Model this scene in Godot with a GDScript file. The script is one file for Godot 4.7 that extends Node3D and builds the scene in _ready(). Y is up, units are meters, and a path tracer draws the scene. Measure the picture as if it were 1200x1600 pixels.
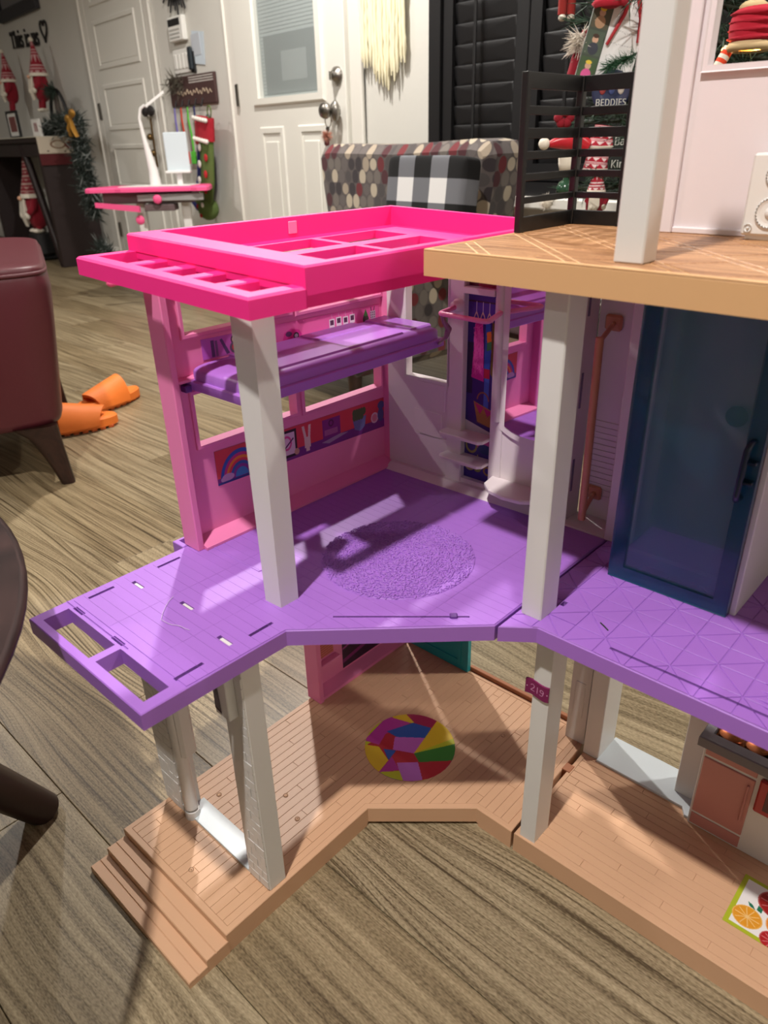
extends Node3D
# A toy house on a living-room floor in the evening. x right, y up, z towards the camera.
const TH := -0.818763        # heading of the toy house (and of the floor planks)
const HO := Vector3(0.5, 0.0, -0.45)
var HB := Basis(Vector3(cos(TH), 0, sin(TH)), Vector3.UP, Vector3(-sin(TH), 0, cos(TH)))
var WB := Basis(Vector3(cos(deg_to_rad(50.0)), 0, sin(deg_to_rad(50.0))), Vector3.UP, Vector3(-sin(deg_to_rad(50.0)), 0, cos(deg_to_rad(50.0))))
const W0 := Vector3(-0.146, 0, -3.7)
var rng := RandomNumberGenerator.new()
var mats := {}

class MB:
	var v := PackedVector3Array()
	var n := PackedVector3Array()
	var t := PackedVector2Array()
	var xf := Transform3D()
	func _init(x := Transform3D()) -> void:
		xf = x
	func vert(p: Vector3, nn: Vector3, uv: Vector2) -> void:
		v.append(xf * p)
		n.append((xf.basis * nn).normalized())
		t.append(uv)
	static func uvof(p: Vector3, nn: Vector3) -> Vector2:
		var a := nn.abs()
		if a.y >= a.x and a.y >= a.z:
			return Vector2(p.x, p.z)
		if a.x >= a.z:
			return Vector2(p.z, -p.y)
		return Vector2(p.x, -p.y)
	func tris(a: Vector3, b: Vector3, c: Vector3, na: Vector3, nb: Vector3, nc: Vector3, ua: Vector2, ub: Vector2, uc: Vector2) -> void:
		if (b - a).cross(c - a).dot(na + nb + nc) > 0.0:
			vert(a, na, ua)
			vert(c, nc, uc)
			vert(b, nb, ub)
		else:
			vert(a, na, ua)
			vert(b, nb, ub)
			vert(c, nc, uc)
	func tri(a: Vector3, b: Vector3, c: Vector3, nn: Vector3) -> void:
		tris(a, b, c, nn, nn, nn, uvof(a, nn), uvof(b, nn), uvof(c, nn))
	func quad(a: Vector3, b: Vector3, c: Vector3, d: Vector3, nn: Vector3) -> void:
		tri(a, b, c, nn)
		tri(a, c, d, nn)
	func quaduv(a: Vector3, b: Vector3, c: Vector3, d: Vector3, nn: Vector3) -> void:
		# a = top left, b = top right, c = bottom right, d = bottom left of the picture
		tris(a, b, c, nn, nn, nn, Vector2(0, 0), Vector2(1, 0), Vector2(1, 1))
		tris(a, c, d, nn, nn, nn, Vector2(0, 0), Vector2(1, 1), Vector2(0, 1))
	func box(lo: Vector3, hi: Vector3, b := 0.0) -> MB:
		var c := (lo + hi) / 2.0
		var h := ((hi - lo) / 2.0).abs()
		b = minf(b, minf(h.x, minf(h.y, h.z)) * 0.9)
		var k := func(ax: int, s: Vector3) -> Vector3:
			var p := h - Vector3(b, b, b)
			p[ax] = h[ax]
			return c + p * s
		for ax in 3:
			for s: int in [-1, 1]:
				var q := []
				for e in [[-1, -1], [1, -1], [1, 1], [-1, 1]]:
					var sg := Vector3.ZERO
					sg[ax] = s
					sg[(ax + 1) % 3] = e[0]
					sg[(ax + 2) % 3] = e[1]
					q.append(k.call(ax, sg))
				var nn := Vector3.ZERO
				nn[ax] = s
				quad(q[0], q[1], q[2], q[3], nn)
		if b > 0.0:
			for ax in 3:
				var a1 := (ax + 1) % 3
				var a2 := (ax + 2) % 3
				for s1: int in [-1, 1]:
					for s2: int in [-1, 1]:
						var sg := Vector3.ZERO
						sg[a1] = s1
						sg[a2] = s2
						var nn := sg.normalized()
						sg[ax] = -1
						var p1: Vector3 = k.call(a1, sg)
						var p2: Vector3 = k.call(a2, sg)
						sg[ax] = 1
						quad(p1, p2, k.call(a2, sg), k.call(a1, sg), nn)
			for sx: int in [-1, 1]:
				for sy: int in [-1, 1]:
					for sz: int in [-1, 1]:
						var sg := Vector3(sx, sy, sz)
						tri(k.call(0, sg), k.call(1, sg), k.call(2, sg), sg.normalized())
		return self
	func hexa(p: Array) -> MB:
		# p: 4 corners below (a ring), 4 above
		var c := Vector3.ZERO
		for q: Vector3 in p:
			c += q / 8.0
		for f in [[0, 1, 2, 3], [4, 5, 6, 7], [0, 1, 5, 4], [1, 2, 6, 5], [2, 3, 7, 6], [3, 0, 4, 7]]:
			var nn: Vector3 = (p[f[2]] - p[f[0]]).cross(p[f[3]] - p[f[1]]).normalized()
			if nn.dot((p[f[0]] + p[f[2]]) / 2.0 - c) < 0:
				nn = -nn
			quad(p[f[0]], p[f[1]], p[f[2]], p[f[3]], nn)
		return self
	static func axes(mode: String) -> Array:
		match mode:
			"y": return [Vector3.RIGHT, Vector3.BACK, Vector3.UP]
			"z": return [Vector3.RIGHT, Vector3.UP, Vector3.BACK]
			_: return [Vector3.BACK, Vector3.UP, Vector3.RIGHT]
	static func inset(p: PackedVector2Array, d: float) -> PackedVector2Array:
		var out := PackedVector2Array()
		var m := p.size()
		var area := 0.0
		for i in m:
			area += p[i].cross(p[(i + 1) % m])
		var s := signf(area)
		for i in m:
			var e1 := (p[i] - p[(i + m - 1) % m]).normalized()
			var e2 := (p[(i + 1) % m] - p[i]).normalized()
			var n1 := Vector2(-e1.y, e1.x) * s
			var n2 := Vector2(-e2.y, e2.x) * s
			var b := n1 + n2
			out.append(p[i] + b * (d / maxf(0.25, 1.0 + n1.dot(n2))))
		return out
	func cap(A: Array, p: PackedVector2Array, h: float, nn: Vector3) -> void:
		var ix := Geometry2D.triangulate_polygon(p)
		for i in range(0, ix.size(), 3):
			var q := []
			for j in 3:
				var e := p[ix[i + j]]
				q.append(A[0] * e.x + A[1] * e.y + A[2] * h)
			tri(q[0], q[1], q[2], nn)
	func wallring(A: Array, p: PackedVector2Array, q: PackedVector2Array, h0: float, h1: float, inward := false) -> void:
		var m := p.size()
		var area := 0.0
		for i in m:
			area += p[i].cross(p[(i + 1) % m])
		var s := signf(area) * (-1.0 if inward else 1.0)
		for i in m:
			var j := (i + 1) % m
			var e := (p[j] - p[i]).normalized()
			var o := Vector2(e.y, -e.x) * s
			var nn: Vector3 = A[0] * o.x + A[1] * o.y
			var dq := (q[i] - p[i]).dot(o)
			if absf(dq) > 1e-7:
				nn = (nn * (h1 - h0) - A[2] * dq).normalized() * signf(h1 - h0)
			var f := func(e2: Vector2, h: float) -> Vector3: return A[0] * e2.x + A[1] * e2.y + A[2] * h
			quad(f.call(p[i], h0), f.call(p[j], h0), f.call(q[j], h1), f.call(q[i], h1), nn)
	func prism(mode: String, p: PackedVector2Array, h0: float, h1: float, c := 0.0, holes := []) -> MB:
		var A := axes(mode)
		var top := inset(p, c) if c > 0.0 else p
		wallring(A, p, p, h0, h1 - c)
		if c > 0.0:
			wallring(A, p, top, h1 - c, h1)
		if holes.is_empty():
			cap(A, top, h1, A[2])
			cap(A, p, h0, -A[2])
			return self
		for side in 2:
			var poly := top if side == 0 else p
			var us := []
			var ws := []
			for hp: PackedVector2Array in [poly] + holes:
				var r := Rect2(hp[0], Vector2.ZERO)
				for e in hp:
					r = r.expand(e)
				if hp != poly and absf(hp[0].y - hp[1].y) > 1e-6:
					r = r.grow(0.0006)
				us.append_array([r.position.x, r.end.x] if hp == poly else [r.position.x, r.end.x, r.get_center().x])
				ws.append_array([r.position.y, r.end.y] if hp == poly else [r.position.y, r.end.y, r.get_center().y])
			us.sort()
			ws.sort()
			for i in us.size() - 1:
				if us[i + 1] - us[i] < 1e-5:
					continue
				for j in ws.size() - 1:
					if ws[j + 1] - ws[j] < 1e-5:
						continue
					var cell := PackedVector2Array([Vector2(us[i], ws[j]), Vector2(us[i + 1], ws[j]), Vector2(us[i + 1], ws[j + 1]), Vector2(us[i], ws[j + 1])])
					var bits: Array = Geometry2D.intersect_polygons(poly, cell)
					for hp in holes:
						var nb := []
						for b in bits:
							nb.append_array(Geometry2D.clip_polygons(b, hp))
						bits = nb
					for b in bits:
						cap(A, b, h1 if side == 0 else h0, A[2] if side == 0 else -A[2])
		for hp in holes:
			wallring(A, hp, hp, h0, h1, true)
		return self
	func grid(rows: Array, closed := true, ends := false) -> MB:
		# rows of points; closed rows are rings whose normals point away from their middle
		var R := rows.size()
		var C: int = rows[0].size()
		var mid := []
		for r in rows:
			var c := Vector3.ZERO
			for p: Vector3 in r:
				c += p / C
			mid.append(c)
		var nn := []
		for i in R:
			var row := PackedVector3Array()
			for j in C:
				var p: Vector3 = rows[i][j]
				var ja := (j + 1) % C if closed else mini(j + 1, C - 1)
				var jb := (j + C - 1) % C if closed else maxi(j - 1, 0)
				var du: Vector3 = rows[i][ja] - rows[i][jb]
				var dv: Vector3 = rows[mini(i + 1, R - 1)][j] - rows[maxi(i - 1, 0)][j]
				var q := du.cross(dv)
				if closed:
					if q.length_squared() < 1e-16 or du.length_squared() < 1e-12:
						q = mid[i] - mid[1 if i == 0 else i - 1]
					elif q.dot(p - mid[i]) < 0:
						q = -q
				row.append(q.normalized())
			nn.append(row)
		for i in R - 1:
			for j in (C if closed else C - 1):
				var k := (j + 1) % C
				var a: Vector3 = rows[i][j]
				var b: Vector3 = rows[i][k]
				var c: Vector3 = rows[i + 1][k]
				var d: Vector3 = rows[i + 1][j]
				var u0 := Vector2(float(j) / C, float(i) / (R - 1))
				var u1 := Vector2(float(j + 1) / C, float(i + 1) / (R - 1))
				if a.distance_squared_to(b) > 1e-14:
					tris(a, b, c, nn[i][j], nn[i][k], nn[i + 1][k], u0, Vector2(u1.x, u0.y), u1)
				if c.distance_squared_to(d) > 1e-14:
					tris(a, c, d, nn[i][j], nn[i + 1][k], nn[i + 1][j], u0, u1, Vector2(u0.x, u1.y))
		if ends:
			for e: int in [0, R - 1]:
				var m: Vector3 = (mid[e] - mid[1 if e == 0 else R - 2]).normalized()
				for j in C:
					tri(mid[e], rows[e][j], rows[e][(j + 1) % C], m)
		return self
	func tube(path: Array, rad, segs := 8, ends := true, flat := 1.0) -> MB:
		var rows := []
		var up := Vector3.UP
		for i in path.size():
			var d: Vector3 = (path[mini(i + 1, path.size() - 1)] - path[maxi(i - 1, 0)]).normalized()
			if i == 0 and absf(d.dot(up)) > 0.9:
				up = Vector3.BACK
			var s := d.cross(up).normalized()
			up = s.cross(d).normalized()
			var r: float = rad[i] if rad is Array else rad
			var row := PackedVector3Array()
			for j in segs:
				var a := TAU * j / segs
				row.append(path[i] + s * cos(a) * r + up * sin(a) * r * flat)
			rows.append(row)
		return grid(rows, true, ends)
	func lathe(prof: Array, segs := 16, at := Vector3.ZERO) -> MB:
		var rows := []
		for p: Vector2 in prof:
			var row := PackedVector3Array()
			for j in segs:
				var a := TAU * j / segs
				row.append(at + Vector3(cos(a) * p.x, p.y, sin(a) * p.x))
			rows.append(row)
		return grid(rows, true, false)
	func ell(at: Vector3, r: Vector3, segs := 12, e := 1.0, f := 1.0) -> MB:
		# an ellipsoid; exponents below 1 make it boxier
		var rows := []
		var R := maxi(5, segs / 2 + 1)
		for i in R:
			var la := -PI / 2 + PI * i / (R - 1)
			var cy := pow(maxf(cos(la), 0.0), f)
			var sy := signf(sin(la)) * pow(absf(sin(la)), f)
			var row := PackedVector3Array()
			for j in segs:
				var a := TAU * j / segs
				row.append(at + Vector3(signf(cos(a)) * pow(absf(cos(a)), e) * cy * r.x, sy * r.y, signf(sin(a)) * pow(absf(sin(a)), e) * cy * r.z))
			rows.append(row)
		return grid(rows, true, false)
	func mesh() -> ArrayMesh:
		var a := []
		a.resize(Mesh.ARRAY_MAX)
		a[Mesh.ARRAY_VERTEX] = v
		a[Mesh.ARRAY_NORMAL] = n
		a[Mesh.ARRAY_TEX_UV] = t
		var m := ArrayMesh.new()
		m.add_surface_from_arrays(Mesh.PRIMITIVE_TRIANGLES, a)
		return m

class Pic:
	var im: Image
	var w: int
	var h: int
	func _init(ww: int, hh: int, bg: Color) -> void:
		w = ww
		h = hh
		im = Image.create(w, h, false, Image.FORMAT_RGBA8)
		im.fill(bg)
	func rect(x: float, y: float, ww: float, hh: float, c: Color) -> Pic:
		im.fill_rect(Rect2i(int(x), int(y), int(maxf(ww, 1)), int(maxf(hh, 1))), c)
		return self
	func poly(pts: Array, c: Color) -> Pic:
		var p := PackedVector2Array(pts)
		var r := Rect2(p[0], Vector2.ZERO)
		for e in p:
			r = r.expand(e)
		for y in range(maxi(0, int(r.position.y)), mini(h, int(r.end.y) + 1)):
			for x in range(maxi(0, int(r.position.x)), mini(w, int(r.end.x) + 1)):
				if Geometry2D.is_point_in_polygon(Vector2(x + 0.5, y + 0.5), p):
					im.set_pixel(x, y, c)
		return self
	func oval(cx: float, cy: float, rx: float, ry: float, c: Color, inner := 0.0, a0 := 0.0, a1 := TAU) -> Pic:
		for y in range(maxi(0, int(cy - ry)), mini(h, int(cy + ry) + 1)):
			for x in range(maxi(0, int(cx - rx)), mini(w, int(cx + rx) + 1)):
				var d := Vector2((x + 0.5 - cx) / rx, (y + 0.5 - cy) / ry)
				var l := d.length()
				if l <= 1.0 and l >= inner and (a1 - a0 >= TAU or (fposmod(d.angle(), TAU) >= a0 and fposmod(d.angle(), TAU) <= a1)):
					im.set_pixel(x, y, c)
		return self
	func line(x0: float, y0: float, x1: float, y1: float, th: float, c: Color) -> Pic:
		var d := Vector2(x1 - x0, y1 - y0).normalized() * th / 2.0
		var o := Vector2(-d.y, d.x)
		var a := Vector2(x0, y0)
		var b := Vector2(x1, y1)
		return poly([a + o, b + o, b - o, a - o], c)
	func tex() -> ImageTexture:
		im.generate_mipmaps()
		return ImageTexture.create_from_image(im)

func V2(a: Array) -> PackedVector2Array:
	var o := PackedVector2Array()
	for i in range(0, a.size(), 2):
		o.append(Vector2(a[i], a[i + 1]))
	return o
func R2(x0: float, y0: float, x1: float, y1: float) -> PackedVector2Array:
	return PackedVector2Array([Vector2(x0, y0), Vector2(x1, y0), Vector2(x1, y1), Vector2(x0, y1)])
func C(r: float, g: float, b: float) -> Color:
	return Color(r / 255.0, g / 255.0, b / 255.0)
func mat(key: String, c := Color.WHITE, rough := 0.5, o := {}) -> StandardMaterial3D:
	if mats.has(key):
		return mats[key]
	var m := StandardMaterial3D.new()
	m.resource_name = key
	m.albedo_color = c
	m.roughness = rough
	for k in o:
		m.set(k, o[k])
	mats[key] = m
	return m
func picmat(key: String, p: Pic, rough := 0.45) -> StandardMaterial3D:
	return mat(key, Color.WHITE, rough, {"albedo_texture": p.tex()})
func put(o: Node3D, parent: Node) -> void:
	parent.add_child(o, true)
var used := {}
func numbered(called: String) -> String:
	used[called] = used.get(called, -1) + 1
	return called if used[called] == 0 else "%s_%03d" % [called, used[called]]
func obj(called: String, mb, m: Material, parent: Node) -> MeshInstance3D:
	var o := MeshInstance3D.new()
	o.name = called
	o.mesh = mb.mesh() if mb is MB else mb
	o.material_override = m
	o.cast_shadow = GeometryInstance3D.SHADOW_CASTING_SETTING_ON
	put(o, parent)
	return o
func tag(o: Node, label: String, cat: String, group := "") -> void:
	o.set_meta("label", label)
	o.set_meta("category", cat)
	if group:
		o.set_meta("group", group)
func thing(called: String, label: String, cat: String, xf: Transform3D, group := "") -> Node3D:
	var o := Node3D.new()
	o.name = numbered(called)
	add_child(o, true)
	o.transform = xf
	tag(o, label, cat, group)
	return o
func struct(called: String, mb, m: Material, xf := Transform3D()) -> MeshInstance3D:
	var o := obj(called, mb, m, self)
	o.transform = xf
	o.set_meta("kind", "structure")
	return o
func stuff(o: Node) -> Node:
	o.set_meta("kind", "stuff")
	return o
func at(x: float, y: float, z: float) -> Transform3D:
	return Transform3D(Basis(), Vector3(x, y, z))
func wx(s: float, y: float, o: float) -> Transform3D:
	return Transform3D(WB, W0 + WB * Vector3(s, y, o))
func hm() -> MB:
	return MB.new(Transform3D(Basis(), -HO))
func hbox(u0: float, u1: float, y0: float, y1: float, w0: float, w1: float, b := 0.0008) -> MB:
	return hm().box(Vector3(u0, y0, w0), Vector3(u1, y1, w1), b)
func bx(x0: float, x1: float, y0: float, y1: float, z0: float, z1: float, b := 0.0) -> MB:
	return MB.new().box(Vector3(x0, y0, z0), Vector3(x1, y1, z1), b)
func scatter(called: String, base: Mesh, m: Material, xfs: Array, parent: Node, cols := []) -> MultiMeshInstance3D:
	var mm := MultiMesh.new()
	mm.transform_format = MultiMesh.TRANSFORM_3D
	mm.use_colors = not cols.is_empty()
	mm.mesh = base
	mm.instance_count = xfs.size()
	for i in xfs.size():
		mm.set_instance_transform(i, xfs[i])
		if not cols.is_empty():
			mm.set_instance_color(i, cols[i])
	var o := MultiMeshInstance3D.new()
	o.name = called
	o.multimesh = mm
	o.material_override = m
	put(o, parent)
	stuff(o)
	return o
func words(text: String, size: float, depth: float, font := "Droid Sans") -> TextMesh:
	var f := SystemFont.new()
	f.font_names = PackedStringArray([font])
	var tm := TextMesh.new()
	tm.text = text
	tm.font = f
	tm.font_size = 32
	tm.pixel_size = size / 32.0
	tm.depth = depth
	tm.curve_step = 1.0
	return tm
func near(x: float, y: float, z: float, k: float) -> Transform3D:
	# the same direction from the viewer's corner of the room, k times as far and as large
	return Transform3D(Basis().scaled(Vector3.ONE * k), Vector3(x * k, 0.8 + (y - 0.8) * k, z * k))
func wood(seed: int, dark: Color, midc: Color, lite: Color, w := 192, h := 768, knots := 2, streak := 1.0) -> ImageTexture:
	var f := FastNoiseLite.new()
	f.seed = seed
	f.frequency = 1.0
	f.fractal_octaves = 3
	var g := FastNoiseLite.new()
	g.seed = seed + 50
	g.frequency = 1.0
	g.fractal_octaves = 2
	var r := RandomNumberGenerator.new()
	r.seed = seed
	var ks := []
	for i in knots:
		ks.append(Vector3(r.randf() * w, r.randf() * h, r.randf_range(10, 22)))
	var im := Image.create(w, h, false, Image.FORMAT_RGBA8)
	var k1 := 192.0 / w
	var k2 := 768.0 / h
	for y in h:
		var yy := y * k2
		for x in w:
			var px := x * k1
			for k: Vector3 in ks:
				var dy := (yy - k.y * k2) / 5.0
				var dx := px - k.x * k1
				px += dx * k.z / (6.0 + absf(dx)) * exp(-dy * dy / 300.0) * 1.2
			px += g.get_noise_2d(px * 0.012, yy * 0.003) * 3.5
			var broad := f.get_noise_2d(px * 0.05, yy * 0.002)
			var band := g.get_noise_2d(px * 0.2 + 300.0, yy * 0.0025)
			var fine := f.get_noise_2d(px * 0.6 + 700.0, yy * 0.01)
			var fleck := g.get_noise_2d(px * 0.4 + 70.0, yy * 0.22 + 40.0)
			var v := 0.6 + broad * 0.42 + fine * 0.28 + fleck * (0.16 if streak > 0.8 else 0.3)
			v -= streak * (maxf(0.0, band - 0.04) * 1.1 + maxf(0.0, fine - 0.12) * 0.9)
			var c := dark.lerp(midc, clampf(v * 2.0, 0, 1)) if v < 0.5 else midc.lerp(lite, clampf(v * 2.0 - 1.0, 0, 1))
			im.set_pixel(x, y, c)
	im.generate_mipmaps()
	return ImageTexture.create_from_image(im)
func speckle(seed: int, freq: float, lo: Color, hi: Color, size := 256, oct := 3) -> NoiseTexture2D:
	var f := FastNoiseLite.new()
	f.seed = seed
	f.frequency = freq
	f.fractal_octaves = oct
	var t := NoiseTexture2D.new()
	t.width = size
	t.height = size
	t.seamless = true
	t.noise = f
	var g := Gradient.new()
	g.set_color(0, lo)
	g.set_color(1, hi)
	t.color_ramp = g
	return t

func lamp(at_: Vector3, e: float, size: float, where: String, col := Color(1.0, 0.978, 0.95)) -> void:
	var t := thing("ceiling_downlight", "round white recessed ceiling downlight " + where, "light", Transform3D(Basis(), at_), "ceiling downlights")
	obj("trim_ring", MB.new().lathe([Vector2(0.062, -0.002), Vector2(0.066, -0.01), Vector2(0.085, -0.008), Vector2(0.09, -0.0005), Vector2(0.062, -0.0005)], 24), mat("white_trim", C(235, 232, 226), 0.5), t)
	obj("lens", MB.new().lathe([Vector2(0.0, -0.0035), Vector2(0.062, -0.003), Vector2(0.0, -0.001)], 24), mat("lamp_lens", Color(1, 1, 1), 0.6, {"emission_enabled": true, "emission": col, "emission_energy_multiplier": 4.0}), t)
	var l := SpotLight3D.new()
	l.name = "bulb"
	l.position = Vector3(0, -0.03, 0)
	l.rotation_degrees.x = -90
	l.spot_angle = 84.0
	l.spot_angle_attenuation = 0.55
	l.spot_range = 14.0
	l.spot_attenuation = 2.0
	l.light_energy = e
	l.light_color = col
	l.light_size = size
	l.shadow_enabled = true
	put(l, t)

func _ready() -> void:
	rng.seed = 7
	# ---- camera
	var p := 0.470333
	var rr := -0.025129
	var fw := Vector3(0, -sin(p), -cos(p))
	var up := Vector3.RIGHT.cross(fw)
	var cam := Camera3D.new()
	cam.name = "camera"
	var ca := CameraAttributesPhysical.new()
	ca.frustum_focal_length = 24.87
	ca.frustum_focus_distance = 1.0
	ca.exposure_aperture = 7.0
	cam.attributes = ca
	cam.transform = Transform3D(Basis(cos(rr) * Vector3.RIGHT + sin(rr) * up, -sin(rr) * Vector3.RIGHT + cos(rr) * up, -fw), Vector3(0, 0.8, 0))
	cam.near = 0.03
	cam.far = 40.0
	add_child(cam)
	cam.fov = 70.26
	cam.current = true
	# ---- surroundings and light
	var we := WorldEnvironment.new()
	we.name = "surroundings"
	var env := Environment.new()
	env.background_mode = Environment.BG_COLOR
	env.background_color = Color(0.005, 0.006, 0.01)
	env.tonemap_mode = Environment.TONE_MAPPER_LINEAR
	env.tonemap_exposure = 2.95
	env.sdfgi_enabled = true
	env.ssao_enabled = true
	env.ssil_enabled = true
	we.environment = env
	add_child(we)
	lamp(Vector3(-0.42, 2.595, 0.08), 1.95, 0.04, "nearest the camera")
	lamp(Vector3(-0.42, 2.595, -2.8), 2.05, 0.045, "above the floor behind the toy house")
	lamp(Vector3(-3.0, 2.595, -0.9), 0.7, 0.07, "above the leather seat")
	lamp(Vector3(-2.6, 2.595, -3.2), 0.8, 0.07, "above the child's desk")
	lamp(Vector3(1.75, 2.595, -0.9), 1.0, 0.06, "right of the christmas tree")
	lamp(Vector3(-4.9, 2.595, -5.2), 0.5, 0.07, "above the console table")
	room()
	toy_house()
	furniture()
	wall_things()
	christmas()
	small_things()

# ---------------------------------------------------------------- the room
func room() -> void:
	var paint := mat("wall_paint", C(205, 203, 196), 0.75, {"heightmap_enabled": true, "heightmap_texture": speckle(5, 0.06, Color(0.3, 0.3, 0.3), Color(0.7, 0.7, 0.7), 256), "heightmap_scale": 0.08, "uv1_scale": Vector3(2, 2, 2)})
	var white := mat("white_paint", C(222, 219, 211), 0.45)
	# the long wall with the front door: window opening cut through it
	var win := R2(0.60, 0.62, 2.32, 2.1)
	struct("wall_back", MB.new().prism("z", R2(-8.0, 0, 5.0, 2.6), -0.12, 0.0, 0.0, [win]), paint, wx(0, 0, 0))
	struct("wall_left", bx(-8.12, -8.0, 0, 2.6, -0.12, 6.4), paint, wx(0, 0, 0))
	struct("wall_right", bx(5.0, 5.12, 0, 2.6, -0.12, 6.4), paint, wx(0, 0, 0))
	struct("wall_front", bx(-8.12, 5.12, 0, 2.6, 6.4, 6.52), paint, wx(0, 0, 0))
	struct("ceiling", bx(-8.12, 5.12, 2.6, 2.7, -0.12, 6.52), mat("ceiling_paint", C(225, 223, 218), 0.85), wx(0, 0, 0))
	# floor: long planks lie along the toy house's front
	var fl := struct("floor", bx(-8.2, 5.2, -0.1, -0.006, -0.2, 6.6), mat("subfloor", C(96, 82, 62), 0.8), wx(0, 0, 0))
	var pm := []
	for i in 4:
		var tx := wood(11 + i * 7, C(74, 61, 42), C(139, 124, 97), C(180, 164, 134), 256, 1024, 2, [0.85, 0.3, 0.7, 0.3][i])
		for k in 2:
			var b := [0.94, 1.04][k] as float
			pm.append(mat("oak_%d_%d" % [i, k], Color(minf(1, b), minf(1, b * 0.985), minf(1, b * 0.96)), 0.38, {"albedo_texture": tx, "heightmap_enabled": true, "heightmap_texture": tx, "heightmap_scale": 0.03}))
	var seams := [-0.665, -0.488, -0.31, -0.132, 0.045, 0.2225, 0.39, 0.595, 0.79, 0.955]
	while seams[-1] < 8.4:
		seams.append(seams[-1] + 0.178)
	var r := RandomNumberGenerator.new()
	r.seed = 21
	var fx := fl.global_transform.affine_inverse() * Transform3D(HB, Vector3.ZERO)
	for i in seams.size() - 1:
		var w := -6.6 + r.randf() * 1.2
		if i == 4:
			w = -0.8375 - 5 * 1.22
		if i == 7:
			w = -1.355 - 4 * 1.22
		while w < 2.4:
			var c := HB * Vector3((seams[i] + seams[i + 1]) / 2, 0, w + 0.61)
			var q := WB.inverse() * (c - W0)
			var k := r.randi() % pm.size()
			var flip := r.randf() < 0.5
			if q.z > -0.75 and q.z < 6.6 and q.x > -8.4 and q.x < 5.4 and c.z < 0.6 and absf(c.x) < absf(c.z) * 0.62 + 1.0:
				var mb := MB.new(fx)
				mb.box(Vector3(seams[i] + 0.0004, -0.006, w + 0.0004), Vector3(seams[i + 1] - 0.0004, 0.0, w + 1.2196), 0.0008)
				for j in mb.t.size():
					mb.t[j] = Vector2((mb.t[j].x - seams[i]) / 0.18, (mb.t[j].y - w) / 1.22 * (-1.0 if flip else 1.0))
				obj("plank", mb, pm[k], fl)
			w += 1.22
	# baseboards and door casings
	var bb := func(s0: float, s1: float, nm: String) -> void:
		struct(nm, MB.new().prism("x", V2([0, 0, 0.016, 0, 0.016, 0.1, 0.008, 0.125, 0, 0.13]), s0, s1), white, wx(0, 0, 0))
	bb.call(-8.0, -2.76, "baseboard_left")
	bb.call(-1.72, -0.92, "baseboard_middle")
	bb.call(0.19, 5.0, "baseboard_right")
	# front door
	var steel := mat("brushed_steel", C(150, 146, 140), 0.3, {"metallic": 1.0})
	var dw := mat("door_paint", C(224, 222, 214), 0.4)
	var d1 := struct("door_1", MB.new().prism("z", R2(-0.812, 0.012, 0.078, 2.05), 0.0, 0.03, 0.002, [R2(-0.612, 1.005, -0.11, 1.8)]), dw, wx(0, 0, 0))
	var lite := MB.new()
	lite.prism("z", R2(-0.662, 0.97, -0.066, 1.85), 0.03, 0.043, 0.008, [R2(-0.612, 1.005, -0.11, 1.8)])
	obj("glass_frame", lite, dw, d1)
	var bl := MB.new()
	for i in 53:
		bl.box(Vector3(-0.612, 1.006 + i * 0.015, 0.004), Vector3(-0.11, 1.0185 + i * 0.015, 0.0065))
	stuff(obj("blind", bl, mat("blind_slats", C(176, 184, 184), 0.6), d1))
	obj("backing", bx(-0.612, -0.11, 1.0, 1.8, 0.0005, 0.003), mat("blind_back", C(120, 128, 130), 0.7), d1)
	var sh := obj("notice", bx(-0.572, -0.125, 1.02, 1.26, 0.008, 0.0105), mat("grey_card", C(128, 134, 134), 0.6), d1)
	obj("note", bx(-0.43, -0.225, 1.07, 1.19, 0.0105, 0.0112), mat("pale_grey_card", C(158, 164, 164), 0.6), sh)
	obj("glass", bx(-0.612, -0.11, 1.005, 1.8, 0.024, 0.027), mat("door_glass", Color(0.85, 0.9, 0.9, 0.1), 0.05, {"transparency": BaseMaterial3D.TRANSPARENCY_ALPHA}), d1)
	for q in [[-0.63, -0.418], [-0.295, -0.078]]:
		var pa := obj("panel", MB.new().prism("z", R2(q[0], 0.25, q[1], 0.88), 0.03, 0.037, 0.006, [R2(q[0] + 0.028, 0.278, q[1] - 0.028, 0.852)]), dw, d1)
		obj("raised_field", bx(q[0] + 0.05, q[1] - 0.05, 0.3, 0.815, 0.03, 0.04, 0.009), dw, pa)
	for y in [0.25, 1.03, 1.8]:
		obj("hinge", bx(-0.835, -0.81, y - 0.05, y + 0.05, 0.02, 0.037, 0.003), steel, d1)
	var db := obj("deadbolt", MB.new(Transform3D(Basis(Vector3.RIGHT, PI / 2), Vector3(0.024, 1.06, 0.03))).lathe([Vector2(0.036, 0), Vector2(0.034, 0.012), Vector2(0.022, 0.02), Vector2(0.016, 0.03), Vector2(0, 0.032)], 18), steel, d1)
	obj("thumb_turn", bx(0.019, 0.029, 1.042, 1.078, 0.058, 0.075, 0.003), steel, db)
	var kb := obj("door_knob", MB.new(Transform3D(Basis(Vector3.RIGHT, PI / 2), Vector3(0.0, 0.928, 0.03))).lathe([Vector2(0.036, 0), Vector2(0.034, 0.01), Vector2(0.014, 0.016), Vector2(0.014, 0.034), Vector2(0.028, 0.044), Vector2(0.034, 0.058), Vector2(0.028, 0.074), Vector2(0, 0.08)], 20), steel, d1)
	obj("latch_lever", MB.new().ell(Vector3(0.045, 0.925, 0.066), Vector3(0.02, 0.042, 0.02), 12), steel, kb)
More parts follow.
